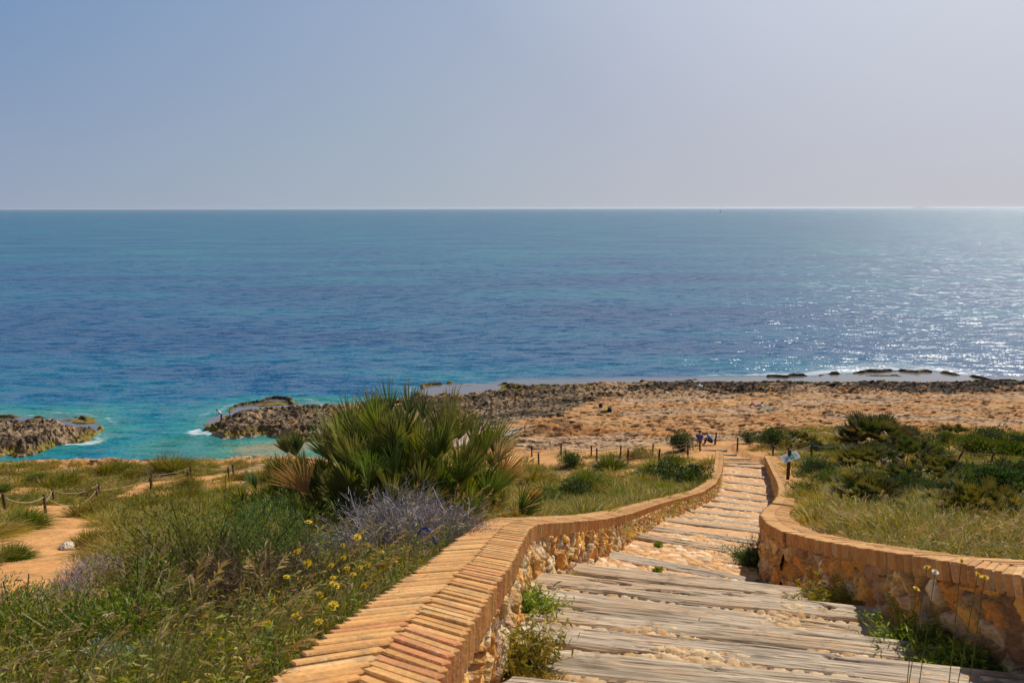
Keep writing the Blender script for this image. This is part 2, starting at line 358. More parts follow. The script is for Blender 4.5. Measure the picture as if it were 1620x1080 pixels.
# ------------------------------------------------------------------ sea
def make_sea():
    m, t, p, o = nodes('sea_water'); L = t.links.new
    geo = N(t, 'ShaderNodeNewGeometry'); pos = geo.outputs['Position']
    A = N(t, 'ShaderNodeAttribute', attribute_name='Col'); sep = N(t, 'ShaderNodeSeparateColor'); L(A.outputs['Color'], sep.inputs[0])
    shallow, calm, foam = sep.outputs[0], sep.outputs[1], sep.outputs[2]
    def noise(sx, sy, sc, det=4, rough=.55, seed=0):
        mp = N(t, 'ShaderNodeMapping'); mp.inputs['Scale'].default_value = (sx, sy, 1); mp.inputs['Location'].default_value = (seed, seed * 1.7, 0)
        mp.inputs['Rotation'].default_value = (0, 0, .12); L(pos, mp.inputs[0])
        n = N(t, 'ShaderNodeTexNoise'); n.inputs['Scale'].default_value = sc; n.inputs['Detail'].default_value = det; n.inputs['Roughness'].default_value = rough
        L(mp.outputs[0], n.inputs['Vector']); return n.outputs['Fac']
    def ramp(v, pts):
        r = N(t, 'ShaderNodeValToRGB'); e = r.color_ramp.elements
        e[0].position, e[0].color = pts[0][0], (*pts[0][1], 1); e[1].position, e[1].color = pts[-1][0], (*pts[-1][1], 1)
        for q, c in pts[1:-1]: x = e.new(q); x.color = (*c, 1)
        L(v, r.inputs[0]); return r.outputs[0]
    def mix(f, a, b):
        x = N(t, 'ShaderNodeMix', data_type='RGBA'); L(f, x.inputs[0]) if not isinstance(f, float) else None
        L(a, x.inputs[6]); L(b, x.inputs[7]); return x.outputs[2]
    # seagrass meadows (dark) and sand patches (teal) seen through the water
    patch = noise(.35, 1.0, .030, 5, .6, 3)
    add = N(t, 'ShaderNodeMath', operation='ADD'); L(patch, add.inputs[0]); L(shallow, add.inputs[1])
    sy = N(t, 'ShaderNodeSeparateXYZ'); L(pos, sy.inputs[0])
    ry = N(t, 'ShaderNodeMapRange'); ry.inputs['From Min'].default_value = 150; ry.inputs['From Max'].default_value = 420; ry.inputs['To Max'].default_value = .13; L(sy.outputs['Y'], ry.inputs['Value'])
    ad2 = N(t, 'ShaderNodeMath', operation='ADD'); L(add.outputs[0], ad2.inputs[0]); L(ry.outputs[0], ad2.inputs[1]); add = ad2
    deep = ramp(add.outputs[0], [(.36, (.008, .075, .20)), (.52, (.008, .105, .24)), (.66, (.008, .155, .265)), (.82, (.012, .21, .25)), (1.0, (.06, .28, .23))])
    sh = ramp(shallow, [(.5, (.004, .12, .15)), (.8, (.03, .21, .19)), (.93, (.10, .29, .22)), (1., (.30, .27, .17))])
    sf = N(t, 'ShaderNodeMapRange'); sf.inputs['From Min'].default_value = .35; sf.inputs['From Max'].default_value = .75; L(shallow, sf.inputs['Value'])
    base = mix(sf.outputs[0], deep, sh)
    cc = N(t, 'ShaderNodeRGB'); cc.outputs[0].default_value = (.17, .155, .15, 1)
    base = mix(calm, base, cc.outputs[0])
    fw = N(t, 'ShaderNodeRGB'); fw.outputs[0].default_value = (.8, .82, .85, 1)
    fn = noise(.5, 2.2, 1.1, 8, .75, 9)
    fa = N(t, 'ShaderNodeMath', operation='ADD'); L(fn, fa.inputs[0]); L(foam, fa.inputs[1])
    fm = N(t, 'ShaderNodeMapRange'); fm.inputs['From Min'].default_value = 1.02; fm.inputs['From Max'].default_value = 1.28; L(fa.outputs[0], fm.inputs['Value'])
    base = mix(fm.outputs[0], base, fw.outputs[0])
    L(base, p.inputs['Base Color'])
    p.inputs['Roughness'].default_value = .10; p.inputs['IOR'].default_value = 1.33; p.inputs['Specular IOR Level'].default_value = .27
    # waves: slopes of three sizes of wavelet
    def slope(sx, sy, sc, k, det, seed):
        mp = N(t, 'ShaderNodeMapping'); mp.inputs['Scale'].default_value = (sx, sy, 1); mp.inputs['Location'].default_value = (seed, seed * 1.7, 0)
        mp.inputs['Rotation'].default_value = (0, 0, .10); L(pos, mp.inputs[0])
        n = N(t, 'ShaderNodeTexNoise'); n.inputs['Scale'].default_value = sc; n.inputs['Detail'].default_value = det; n.inputs['Roughness'].default_value = .6
        L(mp.outputs[0], n.inputs['Vector'])
        v = N(t, 'ShaderNodeVectorMath', operation='SUBTRACT'); L(n.outputs['Color'], v.inputs[0]); v.inputs[1].default_value = (.5, .5, .5)
        v2 = N(t, 'ShaderNodeVectorMath', operation='MULTIPLY'); L(v.outputs[0], v2.inputs[0]); v2.inputs[1].default_value = (k * .7, k, 0); return v2.outputs[0]
    tot = slope(.45, 1.0, .35, .7, 5, 1)
    for q in (slope(.30, 1.0, .9, 1.9, 5, 2), slope(.6, 1, 4.5, 1.8, 3, 5)):
        ad = N(t, 'ShaderNodeVectorMath', operation='ADD'); L(tot, ad.inputs[0]); L(q, ad.inputs[1]); tot = ad.outputs[0]
    st = N(t, 'ShaderNodeMapRange'); st.inputs['To Min'].default_value = 1.0; st.inputs['To Max'].default_value = .06; L(calm, st.inputs['Value'])
    sc_ = N(t, 'ShaderNodeVectorMath', operation='SCALE'); L(tot, sc_.inputs[0]); L(st.outputs[0], sc_.inputs['Scale'])
    up = N(t, 'ShaderNodeVectorMath', operation='ADD'); L(sc_.outputs[0], up.inputs[0]); up.inputs[1].default_value = (0, 0, 1)
    nn = N(t, 'ShaderNodeVectorMath', operation='NORMALIZE'); L(up.outputs[0], nn.inputs[0]); L(nn.outputs[0], p.inputs['Normal'])
    p.inputs['Specular IOR Level'].default_value = 0.0; p.inputs['Roughness'].default_value = 1.0
    gl = N(t, 'ShaderNodeBsdfGlossy'); gl.inputs['Roughness'].default_value = .15; L(nn.outputs[0], gl.inputs['Normal'])
    fr = N(t, 'ShaderNodeFresnel'); fr.inputs['IOR'].default_value = 1.33
    hf = N(t, 'ShaderNodeVectorMath', operation='SCALE'); L(sc_.outputs[0], hf.inputs[0]); hf.inputs['Scale'].default_value = .75
    hu = N(t, 'ShaderNodeVectorMath', operation='ADD'); L(hf.outputs[0], hu.inputs[0]); hu.inputs[1].default_value = (0, 0, 1)
    hn = N(t, 'ShaderNodeVectorMath', operation='NORMALIZE'); L(hu.outputs[0], hn.inputs[0]); L(hn.outputs[0], fr.inputs['Normal'])
    fm2 = N(t, 'ShaderNodeMapRange'); fm2.inputs['From Min'].default_value = .02; fm2.inputs['From Max'].default_value = .75; fm2.inputs['To Min'].default_value = .03; fm2.inputs['To Max'].default_value = .60; L(fr.outputs[0], fm2.inputs['Value'])
    ca = N(t, 'ShaderNodeMath', operation='MULTIPLY_ADD'); L(calm, ca.inputs[0]); ca.inputs[1].default_value = .22; L(fm2.outputs[0], ca.inputs[2])
    ms = N(t, 'ShaderNodeMixShader'); L(ca.outputs[0], ms.inputs[0]); L(p.outputs[0], ms.inputs[1]); L(gl.outputs[0], ms.inputs[2]); L(ms.outputs[0], o.inputs[0])
    us = np.linspace(-1.3, 1.3, 900); ys = np.concatenate([np.geomspace(46, 60, 30)[:-1], np.geomspace(60, 135, 330)[:-1], np.geomspace(135, 45000, 70)])
    U, Yg = np.meshgrid(us, ys); X = U * Yg; n = X.shape
    x = X.ravel(); y = Yg.ravel(); sel = y < 140
    shal = np.zeros(x.shape); cal = np.zeros(x.shape); fo = np.zeros(x.shape)
    xs, yy = x[sel], y[sel]; g = EYE - ground0(xs, yy); pn, il, rf = masks(xs, yy)
    dpt = -np.maximum(g, np.maximum(np.minimum(pn, 0) * .35, np.minimum(il, 0) * .35))
    prox = -np.maximum(np.maximum(pn, il), rf)
    # the cove is shallow sand
    cove = np.exp(-((xs + 27) / 15) ** 2 - ((yy - 77) / 8) ** 2); cove2 = np.exp(-((xs + 22) / 12) ** 2 - ((yy - 76) / 5) ** 2)
    s0 = np.clip(1 - dpt / 4.5, 0, 1) * .38; s1 = np.clip(.80 * cove + .25 * cove2, 0, .97)
    s2 = .20 * np.exp(-np.maximum(prox, 0) / 9) * sm(fbm(xs * .05, yy * .08, 3, 71), .35, .6)
    band = .12 * np.exp(-((yy - 112) / 14.) ** 2) * sm(xs, 12, -14) * sm(fbm(xs * .04, yy * .07, 3, 72), .4, .6)
    shal[sel] = np.clip(np.maximum(s0 * (yy < 100), s1) + s2 + band, 0, 1)
    inl = EYE - ground0(xs, yy) > -1.2
    cal[sel] = sm(np.maximum(rf, 0), .15, .8) + inl * sm(yy, 85, 90) * sm(g, -1.2, -.5) * .8
    rightw = sm(xs, -10, 60)
    fo[sel] = np.clip(sm(np.abs(rf + 1.2), 2.0, 0) * (.30 + .30 * sm(fbm(xs * .12, yy * .12, 2, 77), .45, .6) + .16 * rightw - .06) * sm(yy, 60, 80)
                      + sm(np.abs(rf + 4.0), 6.5, 0) * rightw * .60 + sm(np.abs(np.maximum(pn, il) + .5), .9, 0) * .35 * (rf < 0), 0, .68)
    cal = np.clip(cal, 0, 1); fo *= (1 - cal)
    V = np.stack([x, y, np.zeros_like(x)], 1)
    me = npmesh('sea', V, gridfaces(*n), np.stack([shal, cal, fo], 1), True)
    link('sea', me, m)['kind'] = 'structure'
make_sea()
# ------------------------------------------------------------------ ground mesh
def make_ground():
    us = np.linspace(-1.25, 1.25, 1150)
    ys = np.concatenate([np.linspace(.6, 6, 60)[:-1], np.geomspace(6, 52, 210)[:-1], np.geomspace(52, 116, 330)[:-1], np.geomspace(116, 190, 12)])
    U, Yg = np.meshgrid(us, ys); X = U * np.maximum(Yg, 3.0); sh = X.shape; x = X.ravel(); y = Yg.ravel()
    z = ground(x, y)
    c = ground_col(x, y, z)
    me = npmesh('ground', np.stack([x, y, z], 1), gridfaces(*sh), c, True)
    fy = ys[np.arange(len(ys) - 1)].repeat(len(us) - 1); me.polygons.foreach_set('use_smooth', fy < 51.5)
    link('ground', me, M_ground)['kind'] = 'structure'
    # the slope beside and behind the camera
    gx, gy = np.meshgrid(np.linspace(-4, 4, 90), np.linspace(-12, .62, 50)); x = gx.ravel(); y = gy.ravel()
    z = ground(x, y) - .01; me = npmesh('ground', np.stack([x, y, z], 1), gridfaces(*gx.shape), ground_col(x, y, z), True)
    o = link('ground', me, M_ground); o['kind'] = 'structure'
def ground_col(x, y, z):
    n1 = fbm(x * .8, y * .8, 4, 51); n2 = fbm(x * .13, y * .22, 4, 52); n3 = fbm(x * 3.1, y * 3.6, 3, 53); n4 = fbm(x * .3, y * .9, 4, 54)
    soil = mixc((.46, .215, .07), (.55, .30, .12), n1)
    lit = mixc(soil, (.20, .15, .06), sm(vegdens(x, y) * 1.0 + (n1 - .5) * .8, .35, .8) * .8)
    rock = mixc((.46, .215, .07), (.53, .30, .13), sm(n4, .35, .6))
    rock = mixc(rock, (.46, .34, .23), sm(n2, .52, .62) * .6)
    rock = mixc(rock, (.33, .19, .09), sm(n3 * .6 + n4 * .4, .50, .64) * .6)
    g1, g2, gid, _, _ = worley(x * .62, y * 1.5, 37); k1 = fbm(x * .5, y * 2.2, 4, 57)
    rock = mixc(rock, (.10, .06, .03), np.maximum(sm(g1, .26, .12) * (gid > .68), sm(k1, .62, .67) * .75) * .85)  # shade inside the pits painted dark brown into the rock, plus dark crack streaks
    grey = mixc((.21, .14, .08), (.46, .335, .20), n3)
    dk = mixc((.03, .022, .016), (.13, .09, .055), sm(n3, .4, .75))
    alg = mixc((.15, .10, .015), (.28, .21, .03), n3)
    c = mixc(lit, rock, sm(y + (n1 - .5) * 5, 50, 54))
    far = y > 56
    pn = np.full(x.shape, -9.); il = np.full(x.shape, -9.); rf = np.full(x.shape, -9.)
    pn[far], il[far], rf[far] = masks(x[far], y[far])
    low = sm(z + (n1 - .5) * 2.4 + (n3 - .5) * 1.6 + (n2 - .5) * 3, 1.6, .8) * far
    isl = np.maximum(pn > 0, il > 0)
    c = mixc(c, grey, isl * sm(n1 + .2 * n3, .35, .5))
    c = mixc(c, dk, np.where(isl, sm(n3 * .5 + n4 * .5, .40, .54) * .9, low))
    left = sm(x, 22, -5)
    c = mixc(c, alg, sm(z + (n1 - .5) * .8, .75, .35) * far * sm(n4 * .5 + n1 * .5, .44, .54) * (.3 + .7 * left) * (y > 60))
    # whitish stone by the cove, pinkish sand below the bluff
    beach = far & (x < -.02 * y) & (y < 82) & (pn < .3) & (il < -1)
    c = np.where(beach[:, None], mixc((.46, .29, .20), (.42, .31, .24), n1), c)
    wh = np.exp(-((x + 2.5) / 3.) ** 2 - ((y - 69) / 4.) ** 2); c = mixc(c, (.55, .48, .38), sm(wh, .2, .6))
    return np.where((z < -.2)[:, None], mixc((.10, .08, .05), (.16, .12, .07), n3), c)
TRAIL = [hit(*p)[:2] for p in ((85, 806), (92, 815), (70, 850), (62, 880), (30, 925), (25, 960), (60, 975), (75, 985))]
def segd(x, y, L):
    d = np.full(np.shape(x), 1e9)
    for (x0, y0), (x1, y1) in zip(L[:-1], L[1:]):
        ex, ey = x1 - x0, y1 - y0; t = np.clip(((x - x0) * ex + (y - y0) * ey) / (ex * ex + ey * ey + 1e-9), 0, 1)
        d = np.minimum(d, np.hypot(x - x0 - ex * t, y - y0 - ey * t))
    return d
def vegdens(x, y):               # 0 bare .. 1 dense
    x = np.asarray(x, float); y = np.asarray(y, float)
    d = np.ones(x.shape)
    d *= sm(segd(x, y, TRAIL), .40 + .020 * y, .8 + .04 * y)
    u = x / np.maximum(y, 3)
    edge = np.interp(u, [-.7, -.45, -.2, 0, .12, .24, .27, .31, .34, .45, .6, .75], [54, 53, 51, 47, 47, 46, 44, 44, 54, 57, 56, 56])
    d *= sm(y + (fbm(x * .3, y * .3, 2, 61) - .5) * 6, edge + 1, edge - 1)
    d *= .45 + .55 * sm(fbm(x * .55, y * .55, 3, 62), .32, .46)
    d *= 1 - .9 * np.exp(-((x - hp1[0]) / 2.2) ** 2 - ((y - hp1[1]) / 1.6) ** 2) - .9 * np.exp(-((x - hp2[0]) / 1.6) ** 2 - ((y - hp2[1]) / 3) ** 2)
    # walkway between the rope fences
    d *= sm(segd(x, y, WALKWAY), .5, 1.1)
    d *= np.where(x > .5 * (XL(y) + XR(y)), sm(x - XR(y) - .5, .15, .8 + .02 * y), 1)
    d = np.where((x > XL(y) - .55) & (x < XR(y) + .50) & (y < 47), 0, d)
    return np.clip(d, 0, 1)
hp1 = hit(1030, 742); hp2 = hit(400, 785)
WALKWAY = [hit(*p)[:2] for p in ((-60, 815), (80, 802), (240, 764), (370, 748), (470, 742), (600, 735), (840, 733), (990, 730), (1090, 724))]
WALKWAY += [(14.2, 46.5), (20, 46.5)] + [hit(*p)[:2] for p in ((1420, 742), (1550, 745), (1640, 741))]
make_ground()
# ------------------------------------------------------------------ strips: every blade, leaflet and stalk
def nrm(v): return v / np.maximum(np.linalg.norm(v, axis=-1, keepdims=True), 1e-9)
def strips(P, D, B, L, Wd, C0, C1, seg=3, prof='grass', wd=None, r=None):
    r = r or rng; n = len(P); T = np.linspace(0, 1, seg + 1)
    D = nrm(D); L = np.asarray(L)[:, None]
    if wd is None:
        q = r.normal(size=(n, 3)); wd = nrm(np.cross(D, q))
    V = np.empty((n, (seg + 1) * 2, 3)); C = np.empty((n, (seg + 1) * 2, 3))
    for i, t in enumerate(T):
        c = P + L * (D * t + B * t * t)
        w = {'grass': (1 - t) ** .7 * .96 + .04, 'leaf': math.sin(math.pi * (t * .86 + .09)), 'stalk': 1 - .5 * t, 'palm': min(1, .35 + t * 2.2) * (1 - t ** 3) + .03}[prof]
        ww = wd * (np.asarray(Wd)[:, None] * .5 * w); V[:, 2 * i] = c - ww; V[:, 2 * i + 1] = c + ww
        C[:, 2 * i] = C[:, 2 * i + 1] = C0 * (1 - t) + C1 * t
    k = (seg + 1) * 2; b = (np.arange(n) * k)[:, None]
    F = np.concatenate([b + np.array([2 * i, 2 * i + 1, 2 * i + 3, 2 * i + 2]) for i in range(seg)])
    return V.reshape(-1, 3), F, C.reshape(-1, 3)
def join(parts):
    V = []; F = []; C = []; b = 0
    for v, f, c in parts: V.append(v); F.append(f + b); C.append(c); b += len(v)
    return np.concatenate(V), np.concatenate(F), np.concatenate(C)
def stripobj(name, parts, mat, parent=None, loc=None):
    V, F, C = join(parts); return link(name, npmesh(name, V, F, C), mat, parent, loc)
OLIVE = np.array([(.19, .175, .022), (.24, .205, .028), (.15, .16, .022), (.29, .22, .045), (.21, .15, .03)])
STRAW = np.array([(.34, .24, .10), (.28, .19, .075), (.40, .30, .15)])
GREEN = np.array([(.095, .14, .018), (.13, .17, .02), (.075, .11, .016), (.17, .19, .025)])
DGREEN = np.array([(.03, .055, .014), (.045, .07, .016), (.025, .042, .012), (.06, .08, .018)])
GREY = np.array([(.20, .17, .17), (.26, .22, .21), (.15, .12, .12), (.30, .25, .22)])
def tufts(cx, cy, cz, Rr, H, n, pal, Wd, lean=.75, wind=.18, droop=.35, dry=.18, seg=3, r=None):
    r = r or rng
    idx = np.repeat(np.arange(len(cx)), n); m = len(idx)
    az = r.uniform(0, 2 * math.pi, m); rr = np.sqrt(r.uniform(0, 1, m)); th = rr * lean + r.normal(0, .12, m)
    D = np.stack([np.cos(az) * np.sin(th) + wind, np.sin(az) * np.sin(th) - wind * .3, np.cos(th)], 1)
    rad = Rr[idx] * rr * .55
    P = np.stack([cx[idx] + np.cos(az) * rad, cy[idx] + np.sin(az) * rad, cz[idx] - .04], 1)
    L = H[idx] * r.uniform(.55, 1.15, m); B = np.stack([np.cos(az) * .15 * rr + wind, np.sin(az) * .15 * rr, -droop * (.3 + rr)], 1)
    pc = pal[r.integers(0, len(pal), len(cx))][idx] * r.uniform(.7, 1.3, (m, 1)); isd = r.uniform(0, 1, m) < dry
    pc = np.where(isd[:, None], STRAW[r.integers(0, len(STRAW), m)] * .8, pc)
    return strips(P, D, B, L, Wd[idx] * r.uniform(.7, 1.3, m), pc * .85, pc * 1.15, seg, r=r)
# ------------------------------------------------------------------ masonry
def resample(P, step):
    P = [Vector(p) for p in P]; out = []; acc = 0; s = [0]
    for a, b in zip(P[:-1], P[1:]): s.append(s[-1] + (b - a).length)
    tt = np.arange(0, s[-1], step); A = np.array([tuple(p) for p in P]); s = np.array(s)
    C = np.stack([np.interp(tt, s, A[:, i]) for i in range(3)], 1)
    k = max(1, int(.22 / step))                       # round the corners a little
    if k > 1 and len(C) > 2 * k + 1:
        pad = np.concatenate([2 * C[:1] - C[1:k + 1][::-1], C, 2 * C[-1:] - C[-k - 1:-1][::-1]])
        ker = np.hanning(2 * k + 3)[1:-1]; ker /= ker.sum()
        C = np.stack([np.convolve(pad[:, i], ker, 'valid') for i in range(3)], 1)
    T = np.gradient(C, axis=0); T[:, 2] = 0; T = nrm(T); return tt, C, T
CW, CH = .43, .125                # coping width and height
def coping(P, side, root, seed):
    """side=+1: path lies to the right of the line (line is the path-side top edge)"""
    r = np.random.default_rng(seed); pitch = .068
    tt, C, T = resample(P, pitch); mb = MB(); N_ = np.stack([-T[:, 1], T[:, 0], np.zeros(len(T))], 1) * side   # away from the path
    pal = np.array([(.56, .295, .10), (.59, .33, .125), (.52, .255, .08), (.58, .305, .105), (.54, .255, .085), (.60, .355, .145)])
    up = np.gradient(C, axis=0); up = nrm(up)
    bed = MB()
    for i in range(len(C)):
        t = up[i]; n = N_[i]; k = np.cross(n, t) * side; k = k if k[2] > 0 else -k
        far = C[i][1] > 20
        for h in (0, 1):
            a = (R_(41) if h == 0 else -R_(40)) * side + r.normal(0, .012)
            # half h=0 lies on the path side; the two halves meet in a shallow V over the middle
            d = n * math.cos(a) - t * math.sin(a) * (-side) * 1.0
            d = nrm(d[None])[0]; w = np.cross(k, d); Lb = CW / 2 / math.cos(a) - .006
            cc = C[i] + n * (CW / 4 + h * CW / 2 - .03) + r.normal(0, .0022, 3) - k * CH / 2 + n * r.normal(0, .004)
            M = np.stack([d, w, k], 1); cl = pal[r.integers(0, 6)] * r.uniform(.86, 1.08)
            if r.uniform() < .04: cl = np.array((.50, .21, .08)) * r.uniform(.9, 1.1)
            mb.box(cc, (Lb, pitch * abs(math.cos(a)) - .009, CH), M, cl)
    mb.build('coping_bricks', M_brick, root, bevel=0 if len(C) < 3 else .005)
    V = []; 
    for i in range(len(C)):
        n = N_[i]
        for (o_, z_) in ((-.02, -.012), (CW - .04, -.012), (CW - .04, -CH + .01), (-.02, -CH + .01)): V.append(C[i] + n * o_ + np.array((0, 0, z_)))
    F = [(4 * i + j, 4 * i + (j + 1) % 4, 4 * i + 4 + (j + 1) % 4, 4 * i + 4 + j) for i in range(len(C) - 1) for j in range(4)]
    F += [(0, 1, 2, 3), tuple(4 * (len(C) - 1) + j for j in (3, 2, 1, 0))]
    bed.add(V, F, (.48, .33, .20)); bed.build('coping_mortar', M_stone, root)
def rubble(P, side, root, seed, hfun):
    tt, C, T = resample(P, .022); Nn = np.stack([-T[:, 1], T[:, 0], np.zeros(len(T))], 1) * side
    # thin out far columns
    keep = [0]; 
    for i in range(1, len(C)):
        if tt[i] - tt[keep[-1]] >= max(.018, .0022 * max(C[i][1], 0)): keep.append(i)
    if keep[-1] != len(C) - 1: keep.append(len(C) - 1)
    tt, C, T, Nn = tt[keep], C[keep], T[keep], Nn[keep]
    rows = 44; hh = hfun(C)      # wall height under the coping at each column
    S_, K = np.meshgrid(tt, np.linspace(0, 1, rows), indexing='ij'); Hh = S_ * 0 + hh[:, None]; Z = K * Hh
    w = (fbm(S_ * 5, Z * 5, 3, seed) - .5) * .9; w2 = (fbm(S_ * 5 + 9, Z * 5, 3, seed + 5) - .5) * .9
    lean = S_ * 7.2 + w + Z * 2.0; f1, f2, cid, dx, dy = worley(lean, Z * 5.4 + w2, seed)
    e = sm(f2 - f1, .02, .13); fine = fbm(S_ * 26, Z * 26, 4, seed + 9)
    c2 = h2(np.floor(cid * 9973), np.floor(cid * 7919), 3); c3 = h2(np.floor(cid * 5557), np.floor(cid * 3331), 4)
    disp = e * (.030 + .035 * c2) + e * ((cid - .5) * dx + (c3 - .5) * dy) * .15 + (fine - .5) * .030
    disp[:, 0] = 0
    pos = C[:, None, :] - Nn[:, None, :] * (disp[..., None] - .035) ; pos = pos.copy(); pos[..., 2] = C[:, None, 2] - CH + .012 - Z * 1.0
    pal = np.array([(.58, .33, .10), (.64, .42, .17), (.50, .23, .06), (.66, .50, .30), (.40, .24, .13), (.62, .35, .09), (.50, .36, .21), (.58, .28, .07)])
    cols = pal[(cid * 7.999).astype(int)] * (.62 + .65 * c2[..., None]); mort = mixc((.42, .28, .155), (.32, .21, .12), fine)
    cols = mixc(mort, cols * (.8 + .4 * fine[..., None]), sm(f2 - f1, .04, .11))
    nS, nK = S_.shape
    V = pos.reshape(-1, 3); Cc = cols.reshape(-1, 3); F = gridfaces(nS, nK)
    # back face and end faces (plain render buried in the soil)
    bk = C[:, None, :] + Nn[:, None, :] * (CW - .09); bk = np.repeat(bk, 2, 1); bk[:, 0, 2] -= CH - .01; bk[:, 1, 2] -= CH + hh
    Vb = bk.reshape(-1, 3); Fb = gridfaces(len(C), 2) + len(V)
    ends = []
    for ci in (0, nS - 1):
        colv = np.arange(nK) + ci * nK; b0 = len(V) + 2 * ci
        for k in range(nK - 1):
            pass
        ends.append((colv[0], colv[-1], b0 + 1, b0))
    F = np.concatenate([F, Fb, np.array(ends)]); V = np.concatenate([V, Vb]); Cc = np.concatenate([Cc, np.tile((.45, .28, .14), (len(Vb), 1))])
    link('rubble_face', npmesh('rubble_face', V, F, Cc, True), M_stone, root)
def hleft(C): return (C[:, 2] - (EYE - Pd(C[:, 0] + .05, C[:, 1]))) - CH + .30
wl = empty('stone_wall', LW[0], 'long low rubble stone wall with wide brick coping on the left side of the steps', 'wall')
wl.location = (0, 0, 0)
coping(LW, +1, wl, 1); rubble(LW, +1, wl, 100, hleft)
for P, lab, sd_ in ((RW1, 'nearest section of the right-hand stone wall, long and curving, beside the wooden steps', 3),
                   (RW2, 'short bulging middle section of the right-hand stone wall with a green weed at its foot', 4),
                   (RW3, 'farthest section of the right-hand stone wall, narrow and running down beside the green and white sign', 5)):
    w = empty('stone_wall', (0, 0, 0), lab, 'wall', 'sections of the right-hand wall')
    coping(P, -1, w, sd_); rubble(P, -1, w, 100 + sd_ * 7, hleft)
# ------------------------------------------------------------------ path: cobbled ramps with wooden sleepers
SLP = [(7.0, 6.45, 3.66), (9.6, 8.8, 4.65), (12.8, 12.0, 5.82), (15.8, 15.0, 7.0), (18.6, 17.8, 8.0), (21.2, 20.4, 9.0), (23.8, 23.0, 9.91), (26.2, 25.4, 10.69),
       (28.6, 27.7, 11.44), (31, 30.2, 12.2), (33.6, 32.6, 12.84), (36.3, 35.5, 13.52), (39, 38.3, 14.12), (42, 41.5, 14.66), (43.3, 43.2, 14.98)]
def pathz(X, Y):                 # ramps: gentler than the average slope, with a drop after each sleeper
    w = np.clip((X - XL(Y)) / np.maximum(XR(Y) - XL(Y), 1), -.2, 1.2)
    yl = np.array([s[0] for s in SLP]); yr = np.array([s[1] for s in SLP]); zz = np.array([s[2] for s in SLP])
    z = np.full(np.shape(X), 0.0); Yv = np.asarray(Y, float)
    out = EYE - Pd(X, Yv)
    for i in range(len(SLP) - 1):
        a = yl[i] + (yr[i] - yl[i]) * w; b = yl[i + 1] + (yr[i + 1] - yl[i + 1]) * w
        m = (Yv > a) & (Yv <= b); t = (Yv - a) / (b - a); drop = .12
        z1 = -(zz[i] + drop + (zz[i + 1] - zz[i] - drop) * t); out = np.where(m, EYE + z1, out)
    a = yl[0] + (yr[0] - yl[0]) * w; out = np.where(Yv <= a, EYE - (3.66 + .37 * (Yv - a)) , out)
    return out
def make_path():
    ys = [6.0]
    while ys[-1] < 43.6: ys.append(ys[-1] + max(.017, .0023 * ys[-1]))
    ys = np.array(ys); wv = np.linspace(-.02, 1.02, 150)
    Wg, Yg = np.meshgrid(wv, ys); X = XL(Yg) + Wg * (XR(Yg) - XL(Yg)); Yg = Yg - (Wg - .0) * np.minimum(.75, .08 * Yg)
    X = XL(Yg) + Wg * (XR(Yg) - XL(Yg)); z = pathz(X, Yg)
    a, b = X * 6.2 + (fbm(X * 4, Yg * 4, 2, 81) - .5), Yg * 5.2 + (fbm(X * 4 + 5, Yg * 4, 2, 82) - .5)
    f1, f2, cid, dx, dy = worley(a, b, 83); e = sm(f2 - f1, .03, .16)
    c2 = h2(np.floor(cid * 9973), np.floor(cid * 7919), 3); fine = fbm(X * 18, Yg * 18, 3, 84)
    bury = sm(fbm(X * 1.3, Yg * 1.3, 3, 85), .32, .52)
    z = z + e * (.008 + .038 * c2 + (cid - .5) * dx * .05) * bury + (fine - .5) * .02 + (fbm(X * 2, Yg * 2, 2, 86) - .5) * .05
    pal = np.array([(.54, .32, .15), (.60, .39, .21), (.50, .27, .11), (.63, .46, .29), (.45, .27, .15), (.56, .31, .13)])
    cols = pal[(cid * 5.999).astype(int)] * (.8 + .4 * c2[..., None]); soil = mixc((.50, .27, .12), (.58, .35, .19), fine)
    cols = mixc(soil, cols, sm(f2 - f1, .06, .14) * bury)
    me = npmesh('path', np.stack([X, Yg, z], -1).reshape(-1, 3), gridfaces(*X.shape), cols.reshape(-1, 3), True)
    link('path', me, M_cobble)['kind'] = 'structure'
make_path()
ORD = 'first second third fourth fifth sixth seventh eighth ninth tenth eleventh twelfth thirteenth fourteenth fifteenth sixteenth seventeenth eighteenth nineteenth twentieth'.split()
SLN = [0]
